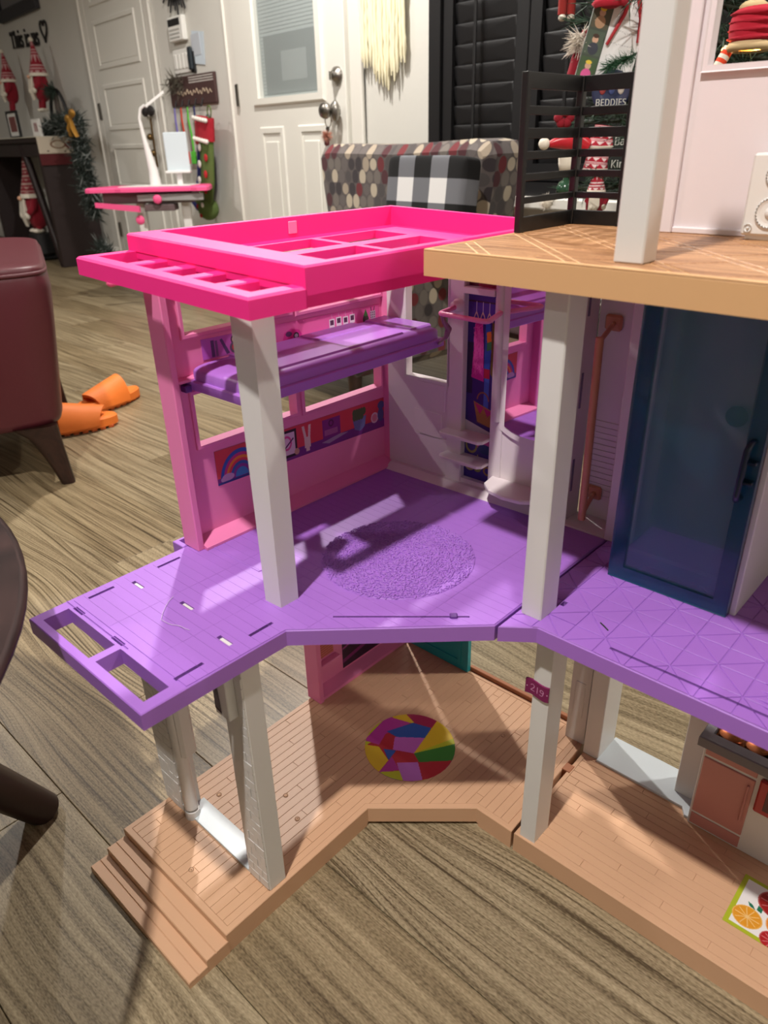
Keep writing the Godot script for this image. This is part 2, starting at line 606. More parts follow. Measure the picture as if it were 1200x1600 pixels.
	var casing := func(x0: float, x1: float, nm: String) -> void:
		var c := MB.new()
		c.prism("z", V2([x0 - 0.1, 0, x0 - 0.014, 0, x0 - 0.014, 2.064, x1 + 0.014, 2.064, x1 + 0.014, 0, x1 + 0.1, 0, x1 + 0.1, 2.15, x0 - 0.1, 2.15]), 0.0, 0.017, 0.004)
		c.prism("z", V2([x0 - 0.1, 0, x0 - 0.085, 0, x0 - 0.085, 2.135, x1 + 0.085, 2.135, x1 + 0.085, 0, x1 + 0.1, 0, x1 + 0.1, 2.15, x0 - 0.1, 2.15]), 0.0, 0.026, 0.004)
		struct(nm, c, white, wx(0, 0, 0))
	casing.call(-0.812, 0.078, "trim_1")
	# second door, five wide panels
	var d2 := struct("door_2", bx(-2.66, -1.82, 0.012, 2.05, 0.0, 0.02, 0.002), dw, wx(0, 0, 0))
	var ys := [0.2, 0.555, 0.91, 1.265, 1.61]
	for i in 5:
		var y: float = ys[i]
		var fr := obj("panel", MB.new().prism("z", R2(-2.56, y, -1.92, y + 0.27), 0.02, 0.0265, 0.004, [R2(-2.535, y + 0.025, -1.945, y + 0.245)]), dw, d2)
		obj("field", bx(-2.525, -1.955, y + 0.035, y + 0.235, 0.02, 0.0225, 0.002), dw, fr)
	for y in [0.27, 1.03, 1.8]:
		obj("hinge", bx(-2.695, -2.665, y - 0.05, y + 0.05, 0.0, 0.028, 0.003), steel, d2)
	casing.call(-2.66, -1.82, "trim_2")
	# window with dark plantation shutters
	var black := mat("dark_shutter", C(15, 14, 16), 0.5)
	var w1 := struct("window_1", bx(0.6, 2.32, 0.62, 2.1, -0.1, -0.094), mat("night_glass", Color(0.3, 0.33, 0.36, 0.35), 0.03, {"transparency": BaseMaterial3D.TRANSPARENCY_ALPHA}), wx(0, 0, 0))
	var fr := MB.new()
	fr.prism("z", R2(0.588, 0.615, 2.34, 2.12), -0.02, 0.03, 0.004, [R2(0.652, 0.66, 2.28, 2.06)])
	obj("shutter_frame", fr, black, w1)
	for k in 4:
		var s0 := 0.655 + k * 0.4065
		var pn := obj("shutter_panel", MB.new().prism("z", R2(s0, 0.664, s0 + 0.402, 2.056), -0.012, 0.018, 0.003, [R2(s0 + 0.05, 0.72, s0 + 0.352, 2.0)]), black, w1)
		for i in 20:
			var y := 0.752 + i * 0.0645
			var lv := MB.new(Transform3D(Basis(Vector3.RIGHT, deg_to_rad(-83)), Vector3(s0 + 0.201, y, 0.004)))
			lv.ell(Vector3.ZERO, Vector3(0.15, 0.005, 0.0345), 12, 0.12, 0.8)
			obj("louver", lv, black, pn)
		obj("tilt_rod", bx(s0 + 0.172, s0 + 0.184, 0.76, 1.96, 0.03, 0.041, 0.003), black, pn)
	var sill := MB.new().box(Vector3(0.55, 0.575, 0.0), Vector3(2.38, 0.615, 0.055), 0.006)
	sill.box(Vector3(0.57, 0.5, 0.0), Vector3(2.36, 0.575, 0.018), 0.004)
	struct("trim_3", sill, white, wx(0, 0, 0))
# ---------------------------------------------------------------- the toy house (x along the left wing, z along the right wing)
func tiles(called: String, region: PackedVector2Array, cells: Array, y0: float, y1: float, c: float, ms: Array, parent: Node, holes := []) -> void:
	for cell: PackedVector2Array in cells:
		for bit: PackedVector2Array in Geometry2D.intersect_polygons(region, cell):
			var r := Rect2(bit[0], Vector2.ZERO)
			for e in bit:
				r = r.expand(e)
			if r.size.x < 0.003 or r.size.y < 0.003 or Geometry2D.triangulate_polygon(bit).is_empty():
				continue
			var near := []
			for hp: PackedVector2Array in holes:
				var hr := Rect2(hp[0], Vector2.ZERO)
				for e in hp:
					hr = hr.expand(e)
				if hr.intersects(r):
					near.append(hp)
			var mb := hm()
			if near.is_empty():
				mb.prism("y", bit, y0, y1, c)
			else:
				mb.prism("y", bit, y0, y1, 0.0, near)
			if mb.v.size() > 0:
				obj(called, mb, ms[rng.randi() % ms.size()], parent)
func boards(x0: float, x1: float, z0: float, z1: float, along_x: bool, pitch: float, length: float, gap: float) -> Array:
	var out := []
	var k := 0
	var a := z0 if along_x else x0
	var lim := z1 if along_x else x1
	while a < lim - 0.001:
		var b := (x0 if along_x else z0) - length * fposmod(k * 0.381, 1.0)
		var e := x1 if along_x else z1
		while b < e:
			var g := gap / 2.0
			if along_x:
				out.append(R2(b + g, a + g, b + length - g, minf(a + pitch, lim) - g))
			else:
				out.append(R2(a + g, b + g, minf(a + pitch, lim) - g, b + length - g))
			b += length
		a += pitch
		k += 1
	return out
func sticker(called: String, quad: Array, m: Material, parent: Node, thick := 0.0005) -> MeshInstance3D:
	# a thin printed sheet: corners TL TR BR BL as (u, y, w)
	var mb := hm()
	var nn: Vector3 = (quad[1] - quad[0]).cross(quad[3] - quad[0]).normalized()
	if nn.dot((quad[0] + quad[2]) / 2 - Vector3(0.45, 0.4, -0.2)) > 0:
		nn = -nn
	var f := []
	for q: Vector3 in quad:
		f.append(q + nn * thick)
	mb.quaduv(f[0], f[1], f[2], f[3], nn)
	for i in 4:
		var j := (i + 1) % 4
		var o: Vector3 = ((quad[i] + quad[j]) - (quad[0] + quad[2])).normalized()
		mb.tris(quad[i], quad[j], f[j], o, o, o, Vector2.ZERO, Vector2.ZERO, Vector2.ZERO)
		mb.tris(quad[i], f[j], f[i], o, o, o, Vector2.ZERO, Vector2.ZERO, Vector2.ZERO)
	return obj(called, mb, m, parent)

func toy_house() -> void:
	var grainy := speckle(3, 0.35, Color(0.45, 0.45, 0.45), Color(0.55, 0.55, 0.55), 128, 2)
	var pl := func(key: String, c: Color, rough := 0.42) -> StandardMaterial3D:
		return mat(key, c, rough, {"heightmap_enabled": true, "heightmap_texture": grainy, "heightmap_scale": 0.004, "uv1_scale": Vector3(14, 14, 14)})
	var hot: Material = pl.call("hot_pink_plastic", C(248, 44, 140), 0.45)
	var pink: Material = pl.call("pink_plastic", C(236, 132, 182), 0.42)
	var purple: Material = pl.call("purple_plastic", C(164, 110, 205), 0.4)
	var purple2: Material = pl.call("purple_bunk_plastic", C(174, 112, 210), 0.28)
	var dpurple: Material = pl.call("deep_purple_plastic", C(96, 48, 132), 0.45)
	var tan: Material = pl.call("tan_plastic", C(207, 164, 130), 0.45)
	var tan2: Material = pl.call("honey_plastic", C(216, 170, 122), 0.42)
	var rust: Material = pl.call("rust_plastic", C(164, 104, 70), 0.5)
	var white: Material = pl.call("white_plastic", C(218, 216, 213), 0.4)
	var blush: Material = pl.call("pale_pink_plastic", C(222, 212, 215), 0.42)
	var copper: Material = pl.call("copper_plastic", C(200, 136, 106), 0.4)
	var blackp: Material = pl.call("black_plastic", C(15, 14, 15), 0.4)
	var teal: Material = pl.call("teal_plastic", C(30, 150, 160), 0.35)
	var coral: Material = pl.call("coral_plastic", C(192, 130, 122), 0.45)
	var greyp: Material = pl.call("grey_plastic", C(112, 108, 112), 0.45)
	var H := thing("dollhouse", "big two-winged plastic dollhouse with hot pink roof, purple floors and tan base on the floor", "dollhouse", Transform3D(HB, HB * HO))

	# --- tan base, left wing with three steps
	var bpoly := V2([0.2405, -0.4775, 0.4668, -0.4785, 0.5595, -0.373, 0.5592, -0.3195, 0.777, -0.3265, 0.777, -0.6925, 0.2385, -0.69])
	var base := obj("base_deck", hm().prism("y", bpoly, 0.0055, 0.0288, 0.0), tan, H)
	obj("skirt", hm().prism("y", V2([0.2405, -0.4775, 0.4640, -0.4785, 0.4735, -0.4840, 0.5665, -0.3790, 0.5595, -0.3690, 0.5592, -0.3195, 0.777, -0.3265, 0.777, -0.6925, 0.2385, -0.69]), 0.0, 0.0056), tan, base)
	var edge := hm()
	edge.prism("y", bpoly, 0.0286, 0.03, 0.0008, [MB.inset(bpoly, 0.0075)])
	obj("rim", edge, tan, base)
	tiles("plank", MB.inset(bpoly, 0.0079), boards(0.235, 0.78, -0.695, -0.315, true, 0.0118, 0.165, 0.0003), 0.0286, 0.0299, 0.0003, [tan], base)
	for st in [[0.2125, 0.2415, 0.0195], [0.1885, 0.2135, 0.0095]]:
		obj("step", hbox(st[0], st[1], 0.0, st[2] - 0.0012, -0.6885, -0.4765, 0.0), tan, base)
		for k in 2:
			var e: float = st[0] + k * 0.0125
			obj("tread", hbox(e + 0.0003, (e + 0.0122) if k == 0 else st[1], st[2] - 0.0013, st[2], -0.6885, -0.4765, 0.0005), tan, base)
	obj("back_lip", hbox(0.777, 0.784, 0.0, 0.037, -0.545, -0.34), rust, H)
	for q in [[0.352, -0.643], [0.262, -0.575], [0.395, -0.535], [0.41, -0.575], [0.69, -0.42]]:
		obj("peg", hm().lathe([Vector2(0.0035, 0.0298), Vector2(0.0035, 0.0305), Vector2(0.0022, 0.0305), Vector2(0.0018, 0.0301), Vector2(0, 0.0301)], 12, Vector3(q[0], 0, q[1])), tan, base)
	# --- tan base, right wing
	var bp2 := V2([0.5596, -0.3158, 0.5650, 0.16, 0.737, 0.16, 0.737, -0.318])
	var base2 := obj("base_deck", hm().prism("y", bp2, 0.0, 0.0288, 0.0), tan, H)
	obj("rim", hm().prism("y", bp2, 0.0286, 0.03, 0.0008, [MB.inset(bp2, 0.006)]), tan, base2)
	tiles("plank", MB.inset(bp2, 0.0063), boards(0.56, 0.74, -0.325, 0.16, false, 0.0116, 0.15, 0.0003), 0.0286, 0.0299, 0.0003, [tan], base2)
	obj("hinge", hbox(0.69, 0.705, 0.01, 0.031, -0.325, -0.313), rust, H)
	# round patchwork rug sticker on the base
	var rp := Pic.new(160, 160, C(178, 40, 52))
	var lime := C(190, 196, 40)
	var gold := C(226, 190, 40)
	rp.poly([Vector2(0, 0), Vector2(70, 0), Vector2(20, 62), Vector2(0, 80)], lime)
	rp.poly([Vector2(0, 64), Vector2(40, 8), Vector2(52, 6), Vector2(84, 24), Vector2(38, 50), Vector2(26, 76)], C(178, 52, 150))
	rp.poly([Vector2(48, 0), Vector2(80, 0), Vector2(96, 16), Vector2(88, 26), Vector2(52, 10)], gold)
	rp.poly([Vector2(76, 0), Vector2(160, 0), Vector2(128, 40), Vector2(92, 26)], C(160, 30, 78))
	rp.poly([Vector2(40, 44), Vector2(88, 24), Vector2(120, 38), Vector2(108, 62), Vector2(60, 60)], C(40, 84, 170))
	rp.poly([Vector2(54, 58), Vector2(108, 62), Vector2(86, 98), Vector2(50, 88)], C(190, 96, 190))
	rp.poly([Vector2(132, 20), Vector2(160, 40), Vector2(160, 80), Vector2(86, 98)], gold)
	rp.poly([Vector2(86, 98), Vector2(160, 64), Vector2(160, 84)], lime)
	rp.poly([Vector2(86, 98), Vector2(160, 78), Vector2(160, 116), Vector2(94, 118)], C(60, 130, 50))
	rp.poly([Vector2(0, 74), Vector2(26, 80), Vector2(42, 112), Vector2(24, 140), Vector2(0, 130)], gold)
	rp.poly([Vector2(34, 86), Vector2(56, 90), Vector2(42, 112)], C(40, 84, 170))
	rp.poly([Vector2(24, 140), Vector2(48, 104), Vector2(60, 134)], C(178, 52, 150))
	rp.poly([Vector2(56, 118), Vector2(92, 118), Vector2(98, 160), Vector2(64, 160)], C(190, 110, 200))
	rp.poly([Vector2(20, 138), Vector2(60, 136), Vector2(66, 160), Vector2(20, 160)], lime)
	var disc := MB.new(Transform3D(Basis(), Vector3(0.5855, 0, -0.5085) - HO))
	var ring := PackedVector2Array()
	for i in 40:
		ring.append(Vector2(cos(TAU * i / 40), sin(TAU * i / 40)) * 0.0645)
	disc.prism("y", ring, 0.0299, 0.0305, 0.0002)
	for i in disc.t.size():
		var q := (HB * Vector3(disc.t[i].x, 0, disc.t[i].y))
		disc.t[i] = Vector2(q.x, q.z) / 0.131 + Vector2(0.5, 0.5)
	obj("patchwork_rug", disc, picmat("patchwork_print", rp, 0.5), H).set_meta("label", "round patchwork print rug in purple, red, yellow and green")
	# citrus mat
	var cp := Pic.new(128, 128, C(232, 228, 226))
	cp.rect(0, 0, 128, 8, C(170, 180, 40)).rect(0, 0, 8, 128, C(170, 180, 40)).rect(0, 120, 128, 8, C(170, 180, 40)).rect(120, 0, 8, 128, C(170, 180, 40))
	for q in [[30, 92, 24, C(222, 150, 40)], [62, 34, 30, C(150, 26, 26)], [84, 74, 28, C(222, 128, 40)], [76, 112, 20, C(170, 30, 34)]]:
		cp.oval(q[0], q[1], q[2], q[2], (q[3] as Color).lightened(0.25))
		cp.oval(q[0], q[1], q[2] * 0.92, q[2] * 0.92, q[3])
		for i in 10:
			cp.line(q[0], q[1], q[0] + cos(i * TAU / 10) * q[2] * 0.85, q[1] + sin(i * TAU / 10) * q[2] * 0.85, 1.6, (q[3] as Color).lightened(0.4))
	cp.poly([Vector2(22, 58), Vector2(30, 60), Vector2(36, 68), Vector2(26, 66)], C(30, 110, 80)).poly([Vector2(38, 66), Vector2(38, 54), Vector2(46, 58), Vector2(46, 68)], C(30, 110, 80))
	sticker("citrus_mat", [Vector3(0.69, 0.03, -0.0826), Vector3(0.69, 0.03, 0.0), Vector3(0.6155, 0.03, 0.0), Vector3(0.6155, 0.03, -0.0826)], picmat("citrus_print", cp, 0.4), H)

	# --- ground floor: columns, legs, window
	obj("column", hm().prism("y", V2([0.5625, -0.309, 0.5632, -0.289, 0.595, -0.289, 0.595, -0.309]), 0.0299, 0.338, 0.0), white, H)
	var np := Pic.new(160, 112, C(122, 22, 84))
	np.oval(12, 56, 4, 4, C(226, 190, 214)).oval(148, 56, 4, 4, C(226, 190, 214))
	var ink := C(214, 160, 200)
	np.oval(50, 42, 13, 13, ink, 0.72, PI, TAU).oval(50, 42, 13, 13, ink, 0.72, 0.0, 0.9).line(60, 50, 38, 78, 4, ink).line(38, 78, 64, 78, 4, ink)
	np.line(82, 30, 82, 80, 4, ink)
	np.oval(112, 44, 13, 13, ink, 0.7).line(124, 46, 120, 68, 4, ink).oval(108, 66, 13, 13, ink, 0.72, 0.0, 2.6)
	var plate := hm()
	var rows := []
	for k in 2:
		var row := PackedVector3Array()
		for i in 9:
			row.append(Vector3(0.5622 - 0.0014, (0.2735 if k == 0 else 0.2540) + 0.0013 * sin(i / 8.0 * TAU), lerpf(-0.318, -0.2885, i / 8.0)))
		rows.append(row)
	for i in 8:
		plate.tris(rows[0][i], rows[0][i + 1], rows[1][i + 1], Vector3.LEFT, Vector3.LEFT, Vector3.LEFT, Vector2(i / 8.0, 0), Vector2((i + 1) / 8.0, 0), Vector2((i + 1) / 8.0, 1))
		plate.tris(rows[0][i], rows[1][i + 1], rows[1][i], Vector3.LEFT, Vector3.LEFT, Vector3.LEFT, Vector2(i / 8.0, 0), Vector2((i + 1) / 8.0, 1), Vector2(i / 8.0, 1))
		for k in 2:
			var nn := Vector3.UP if k == 0 else Vector3.DOWN
			var o := Vector3(0.0022, 0, 0)
			plate.tris(rows[k][i], rows[k][i + 1], rows[k][i + 1] + o, nn, nn, nn, Vector2.ZERO, Vector2.ZERO, Vector2.ZERO)
			plate.tris(rows[k][i], rows[k][i + 1] + o, rows[k][i] + o, nn, nn, nn, Vector2.ZERO, Vector2.ZERO, Vector2.ZERO)
	obj("house_number", plate, picmat("house_number_print", np, 0.4), H).set_meta("label", "magenta house number plate 219")
	# front leg of the porch: smooth upper half, brick lower half
	var lean := Transform3D(Basis(Vector3.RIGHT, Vector3(0.0373, 1, -0.0552), Vector3.BACK), Vector3(-0.0011, 0, 0.0017) - HO)
	var leg := obj("porch_leg", MB.new(lean).box(Vector3(0.307, 0.0299, -0.5215), Vector3(0.3305, 0.339, -0.482), 0.0008), white, H)
	var trib := V2([-0.5185, 0.033, -0.4825, 0.033, -0.4825, 0.325])
	for i in 24:
		var y := 0.033 + i * 0.0122
		var z := -0.53 + (0.007 if i % 2 else 0.0)
		while z < -0.48:
			for bit: PackedVector2Array in Geometry2D.intersect_polygons(trib, R2(z + 0.0004, y + 0.0004, z + 0.0156, y + 0.0118)):
				if Geometry2D.triangulate_polygon(bit).size() > 0:
					var k := rng.randf() * 0.0006
					var mb := MB.new(lean)
					mb.prism("x", bit, 0.308, 0.3056 - k, 0.0)
					obj("brick", mb, white, leg)
			z += 0.016
	var lan := obj("wall_lantern", MB.new(lean).box(Vector3(0.2955, 0.272, -0.5195), Vector3(0.3072, 0.322, -0.4955), 0.001), white, H)
	var lp := Pic.new(48, 96, C(60, 24, 44))
	lp.rect(6, 14, 36, 74, C(112, 104, 112)).poly([Vector2(14, 12), Vector2(34, 12), Vector2(28, 28), Vector2(20, 28)], C(60, 24, 44)).oval(24, 36, 4, 10, C(20, 8, 14))
	var lq := MB.new(lean)
	lq.quaduv(Vector3(0.295, 0.317, -0.5175), Vector3(0.295, 0.317, -0.5105), Vector3(0.295, 0.276, -0.5075), Vector3(0.295, 0.279, -0.5185), Vector3.LEFT)
	lq.quad(Vector3(0.295, 0.317, -0.5175), Vector3(0.2957, 0.317, -0.5175), Vector3(0.2957, 0.317, -0.5105), Vector3(0.295, 0.317, -0.5105), Vector3.UP)
	obj("lamp_print", lq, picmat("lantern_print", lp), lan)
	obj("threshold", hbox(0.3065, 0.3345, 0.0299, 0.0335, -0.652, -0.522, 0.0004), mat("pearl_plastic", C(206, 214, 218), 0.3), H)
	# back leg: brick slab with a half round rail
	var leg2 := obj("porch_leg", hbox(0.306, 0.33, 0.0299, 0.339, -0.694, -0.652), white, H)
	for i in 25:
		var y := 0.032 + i * 0.0122
		for k in 3:
			var z0 := -0.6935 + k * 0.016 - (0.008 if i % 2 else 0.0)
			var a := maxf(z0, -0.6935) + 0.0004
			var b := minf(z0 + 0.0156, -0.6525)
			if b - a > 0.003:
				obj("brick", hbox(0.3046 - rng.randf() * 0.0006, 0.307, y, y + 0.0114, a, b, 0.0), white, leg2)
	var rail := hm()
	rail.tube([Vector3(0.31, 0.046, -0.641), Vector3(0.31, 0.339, -0.643)], 0.0085, 14)
	rail.box(Vector3(0.306, 0.134, -0.652), Vector3(0.327, 0.339, -0.6285), 0.004)
	rail.tube([Vector3(0.31, 0.03, -0.641), Vector3(0.31, 0.042, -0.641)], 0.0095, 14)
	obj("lift_rail", rail, white, H)
	# posts and window of the ground floor back wall
	var pa := obj("wall_post", hm().prism("y", V2([0.7495, -0.3535, 0.7495, -0.325, 0.776, -0.325, 0.776, -0.3535]), 0.0299, 0.338, 0.001), white, H)
	for y in [0.075, 0.17, 0.255]:
		obj("inset_panel", hbox(0.7484, 0.75, y, y + 0.06, -0.3465, -0.332, 0.0006), white, pa)
	obj("wall_post", hbox(0.7365, 0.785, 0.0299, 0.338, -0.3185, -0.2955, 0.001), white, H)
	obj("window_sill", hm().prism("y", V2([0.733, -0.296, 0.733, -0.176, 0.722, -0.169, 0.722, 0.16, 0.79, 0.16, 0.79, -0.296]), 0.0, 0.0335, 0.0004), mat("pearl_plastic"), H)
	obj("wall_post", hbox(0.751, 0.785, 0.033, 0.338, -0.1945, -0.165, 0.001), white, H)
	# kitchen unit
	var kit := obj("kitchen_unit", hbox(0.7175, 0.785, 0.0299, 0.163, -0.1635, 0.16, 0.001), white, H)
	obj("countertop", hm().prism("y", R2(0.7075, -0.169, 0.79, 0.16), 0.163, 0.1765, 0.0012, [R2(0.722, -0.158, 0.762, -0.098)]), greyp, kit)
	var bowl := hm()
	bowl.box(Vector3(0.722, 0.1635, -0.158), Vector3(0.762, 0.165, -0.098))
	obj("sink", bowl, mat("copper_metal", C(150, 86, 52), 0.25, {"metallic": 0.85}), kit)
	for k in 2:
		obj("basin", MB.new(Transform3D(Basis(), Vector3(0.742, 0.1655, -0.143 + k * 0.03) - HO)).lathe([Vector2(0.0145, 0.006), Vector2(0.013, 0.001), Vector2(0, 0.0)], 16), mat("copper_metal"), kit)
	obj("drawer", hbox(0.716, 0.719, 0.1475, 0.1615, -0.1605, -0.1025, 0.0006), coral, kit)
	obj("cabinet_door", hbox(0.7155, 0.719, 0.0545, 0.1435, -0.1605, -0.1025, 0.0008), coral, kit)
	obj("door_handle", hbox(0.7125, 0.716, 0.077, 0.1345, -0.1095, -0.1065, 0.0012), coral, kit)
	obj("toe_kick", hbox(0.716, 0.719, 0.0335, 0.0505, -0.1605, -0.1025, 0.0006), coral, kit)
	obj("oven_door", hbox(0.711, 0.718, 0.104, 0.153, -0.0975, -0.02, 0.002), mat("red_oven_plastic", C(166, 34, 34), 0.2), kit)
	obj("oven_window", hbox(0.7104, 0.7114, 0.112, 0.146, -0.088, -0.03, 0.0003), mat("dark_red_glass", C(72, 18, 22), 0.12), kit)
	# ground floor pink wall and teal door at the far end
	var lw := obj("pink_wall", hm().prism("z", R2(0.566, 0.0299, 0.776, 0.338), -0.697, -0.690, 0.0), pink, H)
	obj("end_flange", hbox(0.5605, 0.569, 0.0299, 0.338, -0.697, -0.668, 0.0008), pink, lw)
	obj("base_ledge", hm().hexa([Vector3(0.569, 0.0299, -0.690), Vector3(0.776, 0.0299, -0.690), Vector3(0.776, 0.0299, -0.671), Vector3(0.569, 0.0299, -0.671), Vector3(0.569, 0.042, -0.690), Vector3(0.776, 0.042, -0.690), Vector3(0.776, 0.035, -0.671), Vector3(0.569, 0.035, -0.671)]), pink, lw)
	obj("shelf", hbox(0.569, 0.618, 0.078, 0.087, -0.690, -0.678, 0.001), pink, lw)
	var q1 := Pic.new(48, 96, C(206, 112, 100))
	q1.rect(0, 0, 48, 30, C(120, 110, 130)).rect(16, 0, 20, 30, C(210, 200, 205)).rect(0, 30, 48, 6, C(90, 40, 60))
	for i in 8:
		q1.line(2, 44 + i * 7, 46, 40 + i * 7, 2, C(160, 80, 70))
	sticker("picture_print", [Vector3(0.5815, 0.15, -0.6898), Vector3(0.613, 0.15, -0.6898), Vector3(0.613, 0.091, -0.6898), Vector3(0.5815, 0.091, -0.6898)], picmat("shelf_print_small", q1), lw)
	var q2 := Pic.new(96, 80, C(52, 22, 50))
	q2.line(0, 66, 96, 50, 8, C(130, 40, 110)).line(0, 40, 90, 20, 4, C(150, 60, 130)).rect(18, 6, 16, 30, C(130, 120, 90)).rect(50, 4, 20, 24, C(60, 70, 70)).oval(66, 30, 12, 10, C(110, 60, 120))
	sticker("picture_print", [Vector3(0.632, 0.12, -0.6898), Vector3(0.725, 0.12, -0.6898), Vector3(0.725, 0.0455, -0.6898), Vector3(0.632, 0.0455, -0.6898)], picmat("shelf_print_large", q2), lw)
	var td := obj("teal_door", hm().prism("x", R2(-0.672, 0.031, -0.5425, 0.33), 0.776, 0.768, 0.0), teal, H)
	obj("raised_frame", hm().prism("x", R2(-0.66, 0.043, -0.556, 0.318), 0.7688, 0.7662, 0.0, [R2(-0.654, 0.049, -0.562, 0.312)]), teal, td)

	# --- purple floor, left wing
	var sl := Vector2(0.4225, -0.4721)
	var sd := (Vector2(0.5153, -0.3638) - sl).normalized()
	var so := Vector2(-sd.y, sd.x) * 0.0013
	var slot := PackedVector2Array([sl - so, sl + sd * 0.1426 - so, sl + sd * 0.1426 + so, sl + so])
	var holes := [R2(0.2185, -0.7025, 0.2467, -0.6045), R2(0.2203, -0.5945, 0.2470, -0.5078), R2(0.357, -0.7045, 0.3877, -0.7005), R2(0.2703, -0.7055, 0.301, -0.7012), R2(0.256, -0.5142, 0.2875, -0.5100), R2(0.3438, -0.5146, 0.374, -0.5106),
		R2(0.3186, -0.6965, 0.3236, -0.6757), R2(0.331, -0.6185, 0.336, -0.5966), R2(0.3203, -0.536, 0.3255, -0.5147), R2(0.2498, -0.699, 0.2545, -0.6795), R2(0.2498, -0.6186, 0.2545, -0.5975), slot]
	var ppoly := V2([0.2095, -0.4945, 0.3745, -0.4918, 0.5205, -0.3357, 0.764, -0.3345, 0.764, -0.7215, 0.4045, -0.7215, 0.2093, -0.7168])
	var deck := obj("purple_deck", hm().prism("y", ppoly, 0.338, 0.3567, 0.001, holes), purple, H)
	obj("corner_box", hm().prism("y", R2(0.4045, -0.7445, 0.52, -0.7215), 0.338, 0.3574, 0.0008, [R2(0.411, -0.740, 0.425, -0.7255), R2(0.4282, -0.740, 0.512, -0.7255)]), purple, deck)
	var pr := MB.inset(V2([0.2565, -0.4945, 0.3745, -0.4918, 0.5205, -0.3357, 0.7562, -0.3345, 0.7562, -0.715, 0.2565, -0.7135]), 0.0012)
	var rugc := Vector2(0.559, -0.5015)
	var rugp := PackedVector2Array()
	for i in 48:
		rugp.append(rugc + Vector2(cos(TAU * i / 48), sin(TAU * i / 48)) * 0.0915)
	var hh := holes.duplicate()
	var cells := []
	for band in [[-0.7135, -0.637], [-0.637, -0.556], [-0.556, -0.478], [-0.478, -0.4], [-0.4, -0.334]]:
		var x := 0.2565
		while x < 0.7562:
			cells.append(R2(x + 0.0001, band[0] + 0.0001, x + 0.0124, band[1] - 0.0001))
			x += 0.0125
	tiles("plank", pr, cells, 0.3565, 0.3575, 0.0001, [purple], deck, hh + [rugp])
	# raised fluffy round rug
	obj("rug_mat", hm().prism("y", rugp, 0.3565, 0.3583, 0.0006), purple, deck)
	var tuft := MB.new().tube([Vector3(-0.003, -0.0004, 0), Vector3(-0.001, 0.0006, 0.0004), Vector3(0.0012, 0.0007, 0.0002), Vector3(0.003, -0.0004, -0.0005)], [0.0004, 0.0011, 0.0011, 0.0004], 5, false)
	var xfs := []
	for i in 4600:
		var rr := sqrt(rng.randf()) * 0.0905
		var an := rng.randf() * TAU
		var b := Basis(Vector3.UP, -an + PI / 2 + rng.randf_range(-1.2, 1.2)).scaled(Vector3.ONE * rng.randf_range(0.5, 0.95))
		xfs.append(Transform3D(b, Vector3(rugc.x + cos(an) * rr, 0.3584, rugc.y + sin(an) * rr) - HO))
	scatter("rug_tufts", tuft.mesh(), purple, xfs, deck)
	var kn := sl + sd * 0.126
	obj("slider_knob", MB.new(Transform3D(Basis(Vector3.UP, -sd.angle()), Vector3(kn.x, 0, kn.y) - HO)).box(Vector3(-0.0042, 0.35, -0.0035), Vector3(0.0042, 0.3608, 0.0035), 0.0012), dpurple, deck)
	for q in [[0.3186, 0.3236, -0.6965, -0.6757], [0.331, 0.336, -0.6185, -0.5966], [0.3203, 0.3255, -0.536, -0.5147]]:
		obj("white_tab", hbox(q[0] + 0.0012, q[1], 0.336, 0.3562, q[2] + 0.003, q[3], 0.0004), white, deck)
	var rdg := hm()
	rdg.box(Vector3(0.4285, 0.357, -0.692), Vector3(0.4298, 0.3583, -0.6022), 0.0004)
	rdg.box(Vector3(0.4285, 0.357, -0.6035), Vector3(0.447, 0.3583, -0.6022), 0.0004)
	rdg.box(Vector3(0.2515, 0.357, -0.7165), Vector3(0.2522, 0.3581, -0.588), 0.0003)
	obj("ridge", rdg, purple, deck)
	for q in [[0.283, -0.545], [0.437, -0.505], [0.472, -0.462], [0.66, -0.41]]:
		obj("dimple", hm().lathe([Vector2(0.0034, 0.3573), Vector2(0.0028, 0.3578), Vector2(0, 0.3579)], 12, Vector3(q[0], 0, q[1])), purple, deck)
	# --- purple floor, right wing, triangle pattern
	var p2 := V2([0.5215, -0.3325, 0.5455, -0.3012, 0.5435, 0.16, 0.80, 0.16, 0.80, -0.3325])
	var h2 := [R2(0.5602, -0.2298, 0.5635, 0.1), R2(0.595, -0.3045, 0.6045, -0.2995)]
	var deck2 := obj("purple_deck", hm().prism("y", p2, 0.338, 0.3566, 0.001, h2), purple, H)
	var tcells := []
	for i in 8:
		for j in 12:
			var a := Vector2(0.5575 + (i - 0.5) * 0.0312 + 0.0002, -0.3385 + j * 0.0327)
			var b := a + Vector2(0.0312, 0.0327)
			var g := 0.0005
			var tl := Vector2(a.x, a.y)
			var trr := Vector2(b.x, a.y)
			var br := b
			var bl := Vector2(a.x, b.y)
			for tr: Array in ([[tl, trr, br], [tl, br, bl]] if (i + j) % 2 == 0 else [[tl, trr, bl], [trr, br, bl]]):
				tcells.append(MB.inset(PackedVector2Array(tr), g))
	tiles("tile", V2([0.5465, -0.3005, 0.5450, 0.05, 0.757, 0.05, 0.757, -0.331, 0.5235, -0.331]), tcells, 0.3564, 0.3576, 0.0004, [purple], deck2, h2)
	var fr := hm()
	for i in 9:
		fr.tube([Vector3(0.573 + i * 0.0065, 0.3574, -0.094 - (i % 2) * 0.006), Vector3(0.572 + i * 0.0065, 0.3586, -0.088), Vector3(0.57 + i * 0.0062, 0.358, -0.06)], [0.0008, 0.0016, 0.002], 6)
	obj("rug_fringe", fr, purple, deck2)

